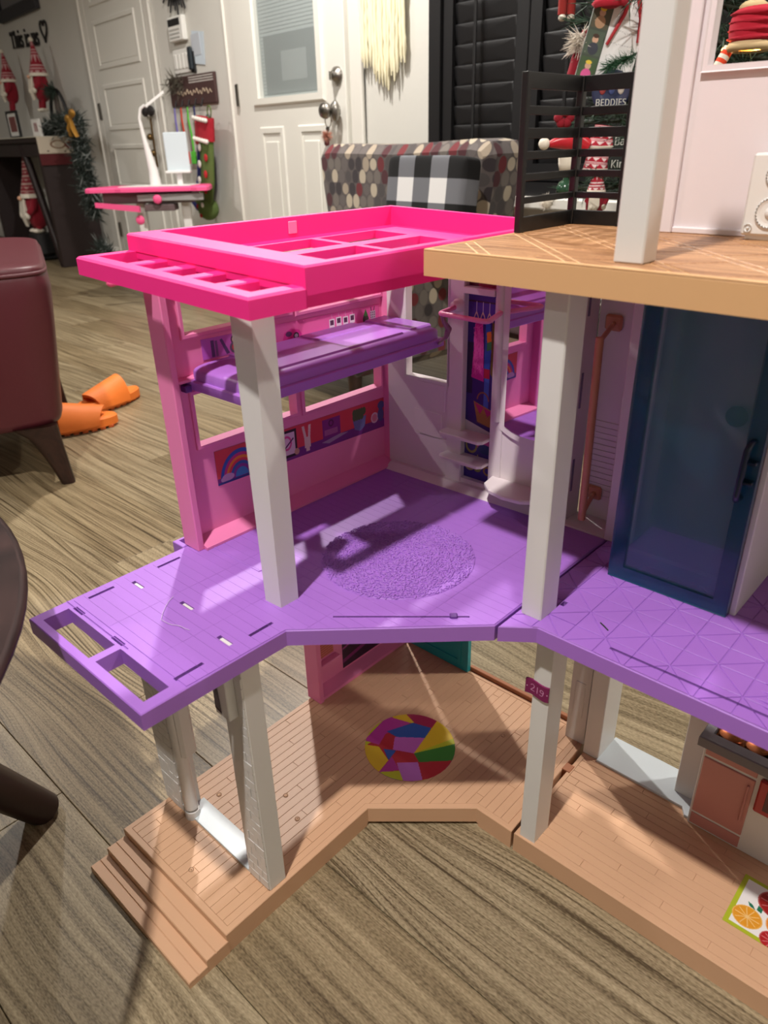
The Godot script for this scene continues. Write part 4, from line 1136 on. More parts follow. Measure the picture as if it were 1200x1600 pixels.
# ---------------------------------------------------------------- furniture
func furniture() -> void:
	# dark red leather armchair, front right corner and leg in view
	var leather := mat("oxblood_leather", C(80, 26, 36), 0.42, {"heightmap_enabled": true, "heightmap_texture": speckle(9, 0.12, Color(0.2, 0.2, 0.2), Color(0.8, 0.8, 0.8), 256), "heightmap_scale": 0.03, "uv1_scale": Vector3(5, 5, 5)})
	var dark := mat("dark_walnut", C(52, 30, 24), 0.4, {"albedo_texture": wood(91, C(150, 130, 120), C(215, 205, 200), C(255, 250, 245), 64, 256, 1)})
	var a := thing("leather_armchair", "dark red leather seat with piped seam and curved dark wooden leg at the left edge", "armchair", Transform3D(Basis(Vector3.UP, deg_to_rad(24)), Vector3(-1.335, 0, -1.94)))
	# local: right edge at x=0.42, front at z=0.36
	var body := MB.new()
	var rows := []
	for q in [[0.158, 0.89, 0.0], [0.164, 0.92, 0.0], [0.18, 0.93, 0.0], [0.30, 0.955, 0.004], [0.42, 0.98, 0.005], [0.50, 0.995, 0.0], [0.528, 0.992, 0.0], [0.54, 0.98, 0.0]]:
		var row := PackedVector3Array()
		for i in 48:
			var t := TAU * i / 48
			row.append(Vector3(-0.135 + signf(cos(t)) * pow(absf(cos(t)), 0.16) * 0.59 * q[1], q[0], -0.02 + signf(sin(t)) * pow(absf(sin(t)), 0.16) * (0.38 * q[1] + q[2] * sin(t * 6))))
		rows.append(row)
	body.grid(rows, true, true)
	obj("body", body, leather, a)
	var top := MB.new()
	top.ell(Vector3(-0.135, 0.545, -0.02), Vector3(0.583, 0.024, 0.375), 48, 0.16, 0.5)
	obj("seat_cushion", top, leather, a)
	var pipe := []
	for i in 65:
		var t := TAU * i / 64
		pipe.append(Vector3(-0.135 + signf(cos(t)) * pow(absf(cos(t)), 0.16) * 0.581, 0.54, -0.02 + signf(sin(t)) * pow(absf(sin(t)), 0.16) * 0.374))
	obj("piping", MB.new().tube(pipe, 0.0055, 6, false), leather, a)
	for q in [[0.375, 0.34, 1, 1], [-0.70, 0.34, -1, 1], [0.40, -0.36, 1, -1], [-0.70, -0.36, -1, -1]]:
		var lg := MB.new()
		var ring := []
		for k in 7:
			var f := k / 6.0
			var w: float = lerpf(0.054, 0.0175, pow(f, 0.5))
			var xo: float = q[0] + q[2] * (f * 0.012) - q[2] * (w - 0.017)
			var zo: float = q[1] - q[3] * 0.02
			var row := PackedVector3Array()
			for i in 20:
				var t := TAU * i / 20
				row.append(Vector3(xo + signf(cos(t)) * pow(absf(cos(t)), 0.5) * w, lerpf(0.165, 0.0, f), zo + signf(sin(t)) * pow(absf(sin(t)), 0.5) * 0.02))
			ring.append(row)
		lg.grid(ring, true, true)
		obj("leg", lg, dark, a)
	# round coffee table
	var ct := thing("coffee_table", "round dark brown wooden table with splayed leg at the left edge near the camera", "table", at(-0.8197, 0, -0.3818))
	obj("table_top", MB.new().lathe([Vector2(0, 0.415), Vector2(0.49, 0.415), Vector2(0.515, 0.42), Vector2(0.5224, 0.431), Vector2(0.5224, 0.435), Vector2(0.516, 0.44), Vector2(0, 0.44)], 96), mat("espresso_wood", C(58, 38, 36), 0.62, {"metallic_specular": 0.3, "albedo_texture": wood(33, C(150, 130, 130), C(205, 195, 195), C(255, 250, 250), 64, 256, 1), "uv1_scale": Vector3(2, 2, 2)}), ct)
	for k in 4:
		var an := deg_to_rad(-42.5 + 90 * k)
		var d := Vector3(cos(an), 0, sin(an))
		obj("leg", MB.new().tube([d * 0.24 + Vector3(0, 0.415, 0), d * 0.36 + Vector3(0, 0.2, 0), d * 0.474 + Vector3(0, 0.004, 0), d * 0.476], [0.036, 0.031, 0.0225, 0.019], 20), mat("espresso_leg", C(44, 27, 26), 0.35), ct)
	# orange slides
	var eva := mat("orange_foam", C(236, 122, 40), 0.6)
	var slide := func(label: String, xf: Transform3D) -> void:
		var s := thing("slide_sandal", label, "sandal", xf, "orange foam slides")
		# local: toe towards +x, 0.235 long
		var out := PackedVector2Array()
		for i in 40:
			var t := TAU * i / 40
			var cx := cos(t)
			var wv := 0.041 + 0.008 * cx - 0.004 * sin(2.2 * cx)
			out.append(Vector2(cx * 0.1175, sin(t) * wv))
		var sole := MB.new()
		sole.prism("y", out, 0.008, 0.036, 0.006)
		obj("sole", sole, eva, s)
		var tread := MB.new()
		for i in 9:
			var x := -0.1 + i * 0.024
			var hw := 0.041 + 0.008 * x / 0.1175 - 0.004
			hw *= sqrt(maxf(0.1, 1.0 - pow(x / 0.1175, 2.0)))
			tread.box(Vector3(x - 0.008, 0.0, -hw), Vector3(x + 0.008, 0.01, hw), 0.002)
		obj("tread", tread, mat("orange_tread", C(190, 84, 28), 0.7), s)
		# strap: an arch with thickness over the foot
		var strap := MB.new()
		for side in 2:
			var rws := []
			for j in 13:
				var row := PackedVector3Array()
				var t := PI * j / 12
				for i in 9:
					var f := i / 8.0
					var x := lerpf(-0.045, 0.088 - 0.026 * absf(cos(t)), f)
					var hh := lerpf(0.092, 0.062, f) - side * 0.008
					var ww := lerpf(0.0475, 0.049, f) * (1.0 if f < 0.6 else 1.0 - 0.14 * (f - 0.6) / 0.4) - side * 0.007
					row.append(Vector3(x, 0.016 + sin(t) * (hh - 0.016), -cos(t) * ww))
				rws.append(row)
			strap.grid(rws, false)
			if side == 1:
				for e: int in [0, 8]:
					for j in 12:
						var p0: Vector3 = prev_rows[j][e]
						var p1: Vector3 = prev_rows[j + 1][e]
						strap.quad(p0, p1, rws[j + 1][e], rws[j][e], Vector3.LEFT if e == 0 else Vector3.RIGHT)
			prev_rows = rws
		obj("strap", strap, eva, s)
	slide.call("orange foam slide nearer the armchair, its open toe to the right", Transform3D(Basis(Vector3.UP, deg_to_rad(28)).scaled(Vector3.ONE * 1.12), Vector3(-0.975, 0, -2.2)))
	slide.call("orange foam slide lying behind the other one, pointing the opposite way", Transform3D(Basis(Vector3.UP, deg_to_rad(238)).scaled(Vector3.ONE * 1.12), Vector3(-0.945, 0, -2.44)))
	# accent chair and cushion by the window
	var fp := Pic.new(512, 512, C(84, 76, 74))
	var fr := RandomNumberGenerator.new()
	fr.seed = 4
	var cols := [C(70, 64, 64), C(164, 150, 132), C(70, 20, 30), C(96, 88, 86), C(184, 172, 152), C(46, 38, 42), C(104, 20, 30), C(110, 102, 96)]
	for j in 16:
		for i in 16:
			var cc: Color = cols[[0, 1, 2, 3, 4, 5, 7, 3, 2, 1, 0, 6, 5, 4, 7, 3][(i * 5 + j * 7 + fr.randi() % 5) % 16]]
			fp.oval(i * 32 + 16 + (j % 2) * 16.0, j * 32 + 16, 14, 19 if (i + j) % 3 else 15, cc)
	var fab := mat("spotted_fabric", Color.WHITE, 0.85, {"albedo_texture": fp.tex(), "uv1_scale": Vector3(1.5, 1.5, 1.5), "rim_enabled": true, "rim": 0.3})
	var ac := thing("accent_chair", "upholstered accent chair in brown grey cream and maroon spotted fabric before the shutters", "chair", wx(0.82, 0, 0.42))
	var bk := MB.new()
	bk.prism("z", V2([-0.37, 0.3, 0.37, 0.3, 0.44, 0.66, 0.452, 0.76, 0.43, 0.795, 0.37, 0.803, 0.0, 0.79, -0.37, 0.797, -0.425, 0.79, -0.447, 0.755, -0.435, 0.64]), -0.15, 0.0, 0.03)
	obj("backrest", bk, fab, ac)
	obj("seat", bx(-0.38, 0.38, 0.14, 0.43, -0.02, 0.5, 0.03), fab, ac)
	for q in [[-0.33, 0.46], [0.33, 0.46], [-0.33, -0.1], [0.33, -0.1]]:
		obj("leg", MB.new().tube([Vector3(q[0], 0.145, q[1]), Vector3(q[0] * 1.05, 0.0, q[1] * 1.03)], [0.024, 0.015], 12), dark, ac)
	var cp := Pic.new(256, 256, C(14, 14, 16))
	for i in 5:
		for j in 5:
			var on_i := i % 2 == 1
			var on_j := j % 2 == 1
			cp.rect(i * 51.2, j * 51.2, 52, 52, C(226, 226, 226) if on_i and on_j else (C(112, 114, 120) if on_i or on_j else C(14, 14, 16)))
	var cu := thing("cushion", "square black and white buffalo check cushion leaning in the spotted chair", "cushion", wx(1.17, 0.43, 0.6) * Transform3D(Basis(Vector3.RIGHT, deg_to_rad(-7)), Vector3.ZERO))
	var cm := MB.new()
	cm.ell(Vector3(0, 0.165, 0), Vector3(0.172, 0.165, 0.042), 44, 0.3, 0.12)
	for i in cm.v.size():
		cm.t[i] = Vector2(cm.v[i].x / 0.36 + 0.5, 0.5 - (cm.v[i].y - 0.165) / 0.345)
	# spread the square: an upright ellipsoid seen from the front
	obj("cover", cm, picmat("buffalo_check", cp, 0.9), cu)
	# child's desk
	var dp := mat("desk_pink", C(236, 84, 140), 0.5)
	var dwh := mat("desk_white", C(226, 224, 222), 0.45)
	var dg := mat("desk_grey", C(150, 148, 148), 0.5)
	var dk := thing("study_desk", "pink and white height-adjustable child's desk standing before the panelled door", "desk", at(-1.21, 0, -4.3))
	obj("desk_top", MB.new().prism("y", V2([-0.325, 0.09, -0.325, 0.03, -0.25, -0.15, 0.3, -0.15, 0.325, 0.06, 0.32, 0.1, 0.27, 0.115, 0.235, 0.1, -0.13, 0.115, -0.165, 0.1, -0.3, 0.1]), 0.593, 0.616, 0.007), dp, dk)
	obj("writing_surface", MB.new().prism("y", V2([-0.16, 0.06, -0.12, -0.12, 0.24, -0.12, 0.22, 0.06]), 0.6155, 0.6185, 0.001), dwh, dk)
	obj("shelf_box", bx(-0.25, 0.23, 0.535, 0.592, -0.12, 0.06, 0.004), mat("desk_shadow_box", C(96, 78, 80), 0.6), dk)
	obj("drawer_front", MB.new().hexa([Vector3(-0.285, 0.522, 0.07), Vector3(-0.045, 0.496, 0.1), Vector3(-0.045, 0.496, 0.125), Vector3(-0.285, 0.522, 0.095), Vector3(-0.285, 0.545, 0.07), Vector3(-0.045, 0.525, 0.1), Vector3(-0.045, 0.525, 0.125), Vector3(-0.285, 0.545, 0.095)]), dp, dk)
	obj("cross_beam", bx(-0.06, 0.29, 0.545, 0.58, 0.06, 0.085, 0.004), dg, dk)
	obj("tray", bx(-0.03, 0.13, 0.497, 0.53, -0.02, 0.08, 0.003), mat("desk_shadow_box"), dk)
	for x in [-0.07, 0.175]:
		obj("leg_post", bx(x - 0.022, x + 0.022, 0.1, 0.56, -0.03, 0.015, 0.004), dwh, dk)
		obj("leg_foot", MB.new().tube([Vector3(x, 0.012, -0.16), Vector3(x, 0.03, -0.02), Vector3(x - 0.02, 0.1, 0.0)], [0.012, 0.022, 0.02], 12), dp, dk)
		obj("clamp_knob", MB.new(Transform3D(Basis(Vector3.RIGHT, PI / 2), Vector3(x + 0.012 if x < 0 else x - 0.125, 0.455 if x < 0 else 0.556, 0.085))).lathe([Vector2(0, 0.0), Vector2(0.02, 0.0), Vector2(0.024, 0.008), Vector2(0.02, 0.018), Vector2(0, 0.02)], 14), dp, dk)
	obj("foot_bar", MB.new().tube([Vector3(-0.07, 0.14, 0.02), Vector3(-0.2, 0.14, 0.06), Vector3(-0.285, 0.132, 0.09), Vector3(-0.3, 0.13, 0.09)], [0.012, 0.014, 0.022, 0.012], 12), dp, dk)
	obj("lamp_stem", MB.new().tube([Vector3(0.0, 0.612, -0.1), Vector3(-0.002, 0.69, -0.1), Vector3(-0.025, 0.84, -0.1), Vector3(-0.035, 0.94, -0.1), Vector3(-0.02, 0.985, -0.095), Vector3(0.005, 1.0, -0.09)], [0.032, 0.026, 0.012, 0.008, 0.008, 0.007], 12), dwh, dk)
	obj("lamp_head", MB.new().hexa([Vector3(0.0, 0.988, -0.12), Vector3(0.02, 0.988, -0.06), Vector3(0.125, 1.052, -0.06), Vector3(0.105, 1.052, -0.12), Vector3(-0.004, 1.0, -0.12), Vector3(0.016, 1.0, -0.06), Vector3(0.121, 1.064, -0.06), Vector3(0.101, 1.064, -0.12)]), dwh, dk)
	obj("book_stand", bx(0.075, 0.2, 0.683, 0.872, -0.11, -0.102, 0.006), mat("clear_board", C(204, 216, 222), 0.3), dk)
	obj("stand_arm", bx(0.12, 0.15, 0.612, 0.69, -0.108, -0.1, 0.003), dwh, dk)
	obj("stand_lip", bx(0.07, 0.205, 0.674, 0.686, -0.11, -0.07, 0.003), dwh, dk)
	# console table along the wall
	var es := mat("black_brown_wood", C(40, 27, 27), 0.45)
	var co := thing("console_table", "black-brown console table with slanted end frame against the far left wall", "table", wx(-3.75, 0, 0.2))
	obj("table_top", bx(-0.75, 0.7, 0.85, 0.884, -0.18, 0.16, 0.004), es, co)
	obj("apron", bx(-0.72, 0.68, 0.76, 0.85, 0.1, 0.14, 0.002), es, co)
	obj("end_frame", MB.new().prism("x", V2([-0.18, 0.0, 0.16, 0.0, 0.16, 0.85, -0.18, 0.85]), 0.64, 0.69, 0.004), es, co)
	obj("end_frame", MB.new().prism("x", V2([-0.18, 0.0, 0.16, 0.0, 0.16, 0.85, -0.18, 0.85]), -0.74, -0.69, 0.004), es, co)
	obj("brace", MB.new().tube([Vector3(0.66, 0.0, 0.14), Vector3(0.2, 0.84, 0.12)], 0.03, 4), es, co)
	var run := thing("table_runner", "cream printed runner lying along the console and hanging down its end", "runner", wx(-3.75, 0.884, 0.2))
	obj("cloth", bx(-0.74, 0.715, 0.0, 0.006, -0.13, 0.17, 0.002), mat("runner_cloth", C(206, 200, 184), 0.9), run)
	var rp := Pic.new(96, 64, C(190, 178, 160))
	rp.oval(40, 30, 16, 16, C(120, 90, 70), 0.75).oval(66, 34, 12, 14, C(110, 50, 44)).rect(16, 52, 4, 5, C(70, 60, 50)).rect(50, 54, 4, 5, C(70, 60, 50))
	var dr := MB.new()
	dr.box(Vector3(0.706, -0.105, -0.15), Vector3(0.712, 0.004, 0.17), 0.001)
	for i in dr.t.size():
		dr.t[i] = Vector2(0.5 - dr.v[i].z / 0.34, 0.5 - (dr.v[i].y + 0.05) / 0.11)
	obj("hanging_end", dr, picmat("runner_print", rp, 0.9), run)
	obj("red_band", bx(0.7, 0.708, -0.18, -0.1, -0.15, 0.17, 0.001), mat("dark_red_cloth", C(84, 24, 28), 0.9), run)
var prev_rows := []
# ---------------------------------------------------------------- things on and along the wall
func gnome(label: String, xf: Transform3D, hat: Material, coat: Material, hgt: float, legs: float, group: String) -> void:
	var wool := mat("cream_wool", C(226, 218, 202), 0.95, {"rim_enabled": true, "rim": 0.5})
	var g := thing("plush_gnome", label, "gnome", xf, group)
	var y := legs
	obj("body", MB.new().ell(Vector3(0, y + hgt * 0.23, 0), Vector3(hgt * 0.17, hgt * 0.25, hgt * 0.14), 20, 0.9, 0.8), coat, g)
	obj("hat", MB.new().tube([Vector3(0, y + hgt * 0.42, 0), Vector3(0, y + hgt * 0.5, 0), Vector3(0.0, y + hgt * 0.7, 0), Vector3(-hgt * 0.02, y + hgt * 0.88, 0), Vector3(-hgt * 0.045, y + hgt * 0.98, 0)], [hgt * 0.165, hgt * 0.15, hgt * 0.085, hgt * 0.04, hgt * 0.015], 18), hat, g)
	obj("hat_brim", MB.new().tube([Vector3(0, y + hgt * 0.405, 0), Vector3(0, y + hgt * 0.46, 0)], [hgt * 0.175, hgt * 0.165], 18), wool, g)
	obj("pompom", MB.new().ell(Vector3(-hgt * 0.055, y + hgt * 1.0, 0), Vector3.ONE * hgt * 0.045, 12), wool, g)
	var bd := MB.new()
	bd.ell(Vector3(-hgt * 0.06, y + hgt * 0.25, hgt * 0.12), Vector3(hgt * 0.1, hgt * 0.21, hgt * 0.05), 16, 1.0, 1.3)
	for i in 9:
		var x := -hgt * 0.14 + i * hgt * 0.02
		bd.tube([Vector3(x, y + hgt * 0.4, hgt * 0.14), Vector3(x * 1.1, y + hgt * 0.2, hgt * 0.175), Vector3(x * 0.7 - 0.01, y + hgt * 0.02, hgt * 0.15)], [hgt * 0.016, hgt * 0.018, hgt * 0.005], 6)
	obj("beard", bd, wool, g)
	obj("nose", MB.new().ell(Vector3(-hgt * 0.05, y + hgt * 0.4, hgt * 0.175), Vector3.ONE * hgt * 0.032, 12), mat("gnome_skin", C(222, 170, 140), 0.8), g)
	for s in [-1, 1]:
		obj("sleeve", MB.new().tube([Vector3(s * hgt * 0.14, y + hgt * 0.38, 0.02), Vector3(s * hgt * 0.18, y + hgt * 0.28, hgt * 0.08), Vector3(s * hgt * 0.13, y + hgt * 0.2, hgt * 0.15)], [hgt * 0.05, hgt * 0.05, hgt * 0.04], 10), coat, g)
		obj("mitten", MB.new().ell(Vector3(s * hgt * 0.12, y + hgt * 0.17, hgt * 0.17), Vector3(hgt * 0.045, hgt * 0.05, hgt * 0.035), 12), wool, g)
		if legs > 0.0:
			obj("leg", MB.new().tube([Vector3(s * hgt * 0.07, y + hgt * 0.03, 0.01), Vector3(s * hgt * 0.07, 0.02, 0.02)], hgt * 0.045, 10), coat, g)
			obj("boot", MB.new().ell(Vector3(s * hgt * 0.075, hgt * 0.03, hgt * 0.05), Vector3(hgt * 0.05, hgt * 0.035, hgt * 0.085), 12), wool, g)

func knit(key: String, base: Color, pat: Color, n := 4) -> StandardMaterial3D:
	if mats.has(key):
		return mats[key]
	var p := Pic.new(96, 96, base)
	for j in n:
		var y := j * 96.0 / n
		p.rect(0, y, 96, 3, pat).rect(0, y + 96.0 / n - 6, 96, 3, pat)
		for i in 8:
			p.poly([Vector2(i * 12, y + 96.0 / n - 9), Vector2(i * 12 + 6, y + 6), Vector2(i * 12 + 11, y + 96.0 / n - 9)], pat)
	return picmat(key, p, 0.95)

func wall_things() -> void:
	var black := mat("matte_black", C(26, 25, 27), 0.5)
	var wht := mat("device_white", C(226, 225, 220), 0.45)
	# framed picture, top left
	var pf := thing("framed_picture", "dark framed grey picture high on the far left wall", "picture", wx(-3.95, 1.72, 0.0))
	obj("frame", MB.new().prism("z", R2(-0.46, 0.0, 0.45, 0.6), 0.0, 0.035, 0.004, [R2(-0.385, 0.075, 0.375, 0.525)]), mat("charcoal_frame", C(52, 52, 58), 0.5), pf)
	obj("photo", bx(-0.39, 0.38, 0.07, 0.53, 0.0, 0.012), mat("grey_photo", C(120, 120, 124), 0.4), pf)
	# lettering
	var le := thing("wall_lettering", "black cut-out script lettering with a heart under the framed picture", "sign", wx(-3.92, 1.525, 0.004) * Transform3D(Basis(Vector3.BACK, deg_to_rad(-3)), Vector3.ZERO))
	var tmx := words("This is us", 0.15, 0.008, "Droid Serif")
	var o := obj("letters", tmx, black, le)
	o.position = Vector3(-0.05, 0.045, 0.004)
	var hp := []
	for i in 33:
		var t := TAU * i / 32
		hp.append(Vector3(0.42 + 0.0042 * 16 * pow(sin(t), 3), 0.085 + 0.0045 * (13 * cos(t) - 5 * cos(2 * t) - 2 * cos(3 * t) - cos(4 * t)), 0.006))
	obj("heart", MB.new().tube(hp, 0.007, 6, false), black, le)
	# hanging gnomes
	var rk := knit("red_knit", C(140, 22, 40), C(190, 150, 150), 3)
	var rc := mat("red_felt", C(136, 20, 38), 0.95, {"rim_enabled": true, "rim": 0.4})
	gnome("plush gnome in a red patterned hat hanging at the far left, long white beard", wx(-4.2, 1.06, 0.12), rk, rc, 0.36, 0.09, "hanging plush gnomes")
	gnome("plush gnome in a red pointed hat hanging nearer the panelled door, white mitten raised", wx(-3.47, 1.06, 0.12), rk, rc, 0.39, 0.07, "hanging plush gnomes")
	# things on the console
	var pp := Pic.new(64, 96, C(236, 234, 230))
	pp.poly([Vector2(20, 14), Vector2(30, 14), Vector2(28, 74), Vector2(18, 70)], C(130, 30, 40)).poly([Vector2(34, 20), Vector2(46, 12), Vector2(48, 70), Vector2(38, 76)], C(130, 30, 40))
	var f1 := thing("photo_frame", "small white framed red print standing on the cream runner", "picture", wx(-3.28, 0.89, 0.28))
	obj("frame", bx(-0.09, 0.09, 0.0, 0.115, -0.012, 0.0, 0.002), wht, f1)
	var q := MB.new()
	q.box(Vector3(-0.07, 0.01, -0.002), Vector3(0.07, 0.105, 0.002))
	for i in q.t.size():
		q.t[i] = Vector2(0.5 + q.v[i].x / 0.14, 0.5 - (q.v[i].y - 0.057) / 0.095)
	obj("print", q, picmat("red_print", pp), f1)
	var f2 := thing("photo_frame", "dark framed photograph with pale mount at the far left end of the runner", "picture", wx(-3.86, 0.89, 0.26))
	obj("frame", MB.new().prism("z", R2(-0.13, 0, 0.13, 0.19), -0.012, 0.006, 0.002, [R2(-0.112, 0.016, 0.112, 0.174)]), black, f2)
	obj("mount", bx(-0.115, 0.115, 0.014, 0.176, -0.01, 0.0), wht, f2)
	obj("photo", bx(-0.08, 0.075, 0.045, 0.15, 0.0, 0.002), mat("festive_photo", C(120, 66, 66), 0.4), f2)
	var ar := thing("arched_stand", "dark arched wooden stand with a greenery bow behind the picture frames", "ornament", wx(-3.2, 0.89, 0.12))
	var arc := []
	for i in 15:
		var t := PI * i / 14
		arc.append(Vector3(cos(t) * 0.17, 0.06 + sin(t) * 0.24, 0.0))
	obj("arch", MB.new().tube(arc, 0.012, 6), black, ar)
	obj("board", bx(-0.03, 0.02, 0.0, 0.3, -0.012, 0.012, 0.003), mat("weathered_board", C(84, 74, 68), 0.8), ar)
	var leafm := mat("dark_spruce", C(44, 58, 48), 0.8)
	var needle := MB.new()
	needle.tube([Vector3.ZERO, Vector3(0, 0.5, 0), Vector3(0, 1, 0)], [0.03, 0.045, 0.005], 4, false)
	var nm := needle.mesh()
	var xs := []
	for i in 160:
		var d := Vector3(rng.randfn(), rng.randfn() * 0.6, absf(rng.randfn()) * 0.6).normalized()
		xs.append(Transform3D(Basis(Quaternion(Vector3.UP, d)).scaled(Vector3.ONE * rng.randf_range(0.04, 0.09)), Vector3(rng.randf_range(-0.07, 0.07), 0.29, 0.02)))
	scatter("greenery", nm, leafm, xs, ar)
	# frosted garland falling over the console end
	var ga := thing("garland", "frosted dark green garland draped over the console end and down to the floor", "garland", wx(-2.82, 0, 0.27))
	var path := [Vector3(-0.55, 0.93, -0.1), Vector3(-0.2, 0.95, -0.06), Vector3(0.12, 0.98, -0.05), Vector3(0.32, 0.93, 0.0), Vector3(0.36, 0.75, 0.02), Vector3(0.34, 0.55, 0.0), Vector3(0.3, 0.4, -0.02)]
	var path2 := [Vector3(0.36, 0.2, 0.0), Vector3(0.44, 0.06, 0.02), Vector3(0.6, 0.04, 0.03)]
	obj("wire", MB.new().tube(path, 0.012, 6), black, ga)
	var gx := []
	var gc := []
	for k in 5200:
		var f := rng.randf() * (path.size() - 1)
		var i := int(f)
		var b: Vector3 = (path[i] as Vector3).lerp(path[mini(i + 1, path.size() - 1)], f - i)
		if k % 6 == 0:
			b = (path2[0] as Vector3).lerp(path2[2], rng.randf())
		var d := Vector3(rng.randfn(), rng.randfn(), rng.randfn()).normalized()
		gx.append(Transform3D(Basis(Quaternion(Vector3.UP, d)).scaled(Vector3.ONE * rng.randf_range(0.035, 0.085)), b + Vector3(rng.randfn(), rng.randfn(), rng.randfn()) * 0.02))
		gc.append(Color(0.022, 0.032, 0.026) if rng.randf() < 0.85 else Color(0.22, 0.24, 0.23))
	scatter("needles", nm, mat("garland_needles", Color.WHITE, 0.85, {"vertex_color_use_as_albedo": true}), gx, ga, gc)
	var bow := thing("gold_bow", "gold ribbon bow tied on the garland beside the red gnome", "bow", wx(-2.42, 0.97, 0.33) * Transform3D(Basis().scaled(Vector3.ONE * 0.75), Vector3.ZERO))
	var gm := mat("gold_ribbon", C(176, 128, 52), 0.35, {"metallic": 0.5})
	for s in [-1, 1]:
		obj("loop", MB.new().ell(Vector3(s * 0.06, 0.03 + s * 0.02, 0), Vector3(0.06, 0.035, 0.02), 14), gm, bow)
		obj("tail", MB.new().tube([Vector3(0, 0.02, 0), Vector3(s * 0.05, -0.06, 0.01), Vector3(s * 0.07 + 0.02, -0.13, 0)], [0.012, 0.022, 0.018], 8, true, 0.3), gm, bow)
	# gnome in a boot under the console
	var bt := thing("boot_planter", "big black boot standing on the floor under the console", "boot", wx(-3.74, 0, 0.28))
	obj("foot", MB.new().ell(Vector3(-0.08, 0.075, 0.0), Vector3(0.2, 0.075, 0.095), 20, 0.7, 0.6), black, bt)
	obj("shaft", MB.new().tube([Vector3(0.03, 0.05, 0), Vector3(0.03, 0.12, 0), Vector3(0.03, 0.2, 0)], [0.1, 0.095, 0.09], 18), black, bt)
	obj("sole", bx(-0.28, 0.12, 0.0, 0.025, -0.09, 0.09, 0.01), mat("boot_sole", C(16, 15, 17), 0.7), bt)
	gnome("plush gnome in a red coat and checked hat standing in the black boot", wx(-3.70, 0.205, 0.28), knit("check_knit", C(176, 150, 140), C(130, 40, 50), 8), rc, 0.55, 0.04, "")
	# wall clock with spikes (only its lower half is in the picture)
	var sb := thing("sunburst_mirror", "black spiked sunburst wall decoration above the white alarm panel", "decoration", wx(-1.39, 1.65, 0.0))
	obj("disc", MB.new(Transform3D(Basis(Vector3.RIGHT, PI / 2), Vector3.ZERO)).lathe([Vector2(0.14, 0), Vector2(0.14, 0.02), Vector2(0.12, 0.026), Vector2(0, 0.026)], 32), mat("dark_glass", C(58, 60, 68), 0.15), sb)
	for i in 44:
		var an := TAU * i / 44
		var l := [0.2, 0.16, 0.18][i % 3] as float
		obj("spike", MB.new(Transform3D(Basis(Vector3.BACK, an), Vector3(0, 0, 0.012))).box(Vector3(0.12, -0.0038, -0.004), Vector3(l + 0.01, 0.0038, 0.004), 0.001), black, sb)
	var th := thing("alarm_panel", "white alarm keypad with dark screen under the spiked decoration", "keypad", wx(-1.415, 1.32, 0.0))
	obj("case", bx(-0.085, 0.085, 0.0, 0.115, 0.0, 0.03, 0.005), wht, th)
	obj("screen", bx(-0.078, 0.058, 0.072, 0.105, 0.029, 0.0315, 0.001), black, th)
	for i in 3:
		obj("button_row", bx(-0.07, 0.05, 0.015 + i * 0.018, 0.023 + i * 0.018, 0.029, 0.032, 0.001), mat("pale_keys", C(176, 176, 172), 0.5), th)
	var sw := thing("switch_plate", "white four-gang switch plate above the brown hook sign", "switch", wx(-1.42, 1.17, 0.0))
	obj("plate", bx(-0.105, 0.08, 0.0, 0.115, 0.0, 0.008, 0.003), wht, sw)
	for i in 4:
		obj("rocker", bx(-0.094 + i * 0.042, -0.062 + i * 0.042, 0.022, 0.094, 0.007, 0.012, 0.002), wht, sw)
	var rm := thing("remote_control", "slim dark fan remote in its cradle beside the switch plate", "remote", wx(-1.3, 1.165, 0.0))
	obj("cradle", bx(-0.024, 0.024, 0.0, 0.1, 0.0, 0.012, 0.004), black, rm)
	obj("remote", bx(-0.02, 0.02, 0.012, 0.122, 0.012, 0.028, 0.006), mat("graphite", C(40, 48, 54), 0.4), rm)
	var no := thing("paper_note", "pale blue paper notes pinned crookedly beside the alarm panel", "paper", wx(-1.235, 1.2, 0.003) * Transform3D(Basis(Vector3.BACK, deg_to_rad(-7)), Vector3.ZERO))
	obj("sheet", bx(-0.065, 0.065, 0.0, 0.15, 0.0, 0.002), mat("blue_paper", C(196, 208, 218), 0.8), no)
	obj("sheet", MB.new(Transform3D(Basis(Vector3.BACK, deg_to_rad(10)), Vector3(-0.01, 0.04, 0.0018))).box(Vector3(-0.05, 0, 0), Vector3(0.045, 0.1, 0.0018)), mat("grey_paper", C(186, 192, 200), 0.8), no)
	# hook sign
	var sg := thing("hook_sign", "dark brown wooden sign with cream script and hooks holding lanyards", "sign", wx(-1.335, 1.01, 0.0))
	obj("board", bx(-0.265, 0.265, 0.0, 0.145, 0.0, 0.018, 0.003), mat("brown_board", C(70, 46, 44), 0.7), sg)
	for i in 3:
		obj("stripe", bx(-0.02, 0.255, 0.107 + i * 0.012, 0.112 + i * 0.012, 0.0175, 0.0185), mat("cream_paint", C(200, 196, 190), 0.7), sg)
	var sc := []
	for i in 60:
		sc.append(Vector3(-0.17 + i * 0.0068, 0.062 + sin(i * 1.15) * 0.011 + sin(i * 0.43) * 0.006, 0.019))
	obj("script", MB.new().tube(sc, 0.0022, 5), mat("script_paint", C(206, 186, 160), 0.7), sg)
	var lf := []
	for i in 110:
		var d := Vector3(rng.randfn(), rng.randfn(), absf(rng.randfn()) * 0.5).normalized()
		lf.append(Transform3D(Basis(Quaternion(Vector3.UP, d)).scaled(Vector3.ONE * rng.randf_range(0.03, 0.06)), Vector3(-0.16 + rng.randfn() * 0.06, 0.115 + rng.randfn() * 0.02, 0.022)))
	scatter("dried_leaves", nm, mat("dried_leaf", C(84, 78, 66), 0.85), lf, sg)
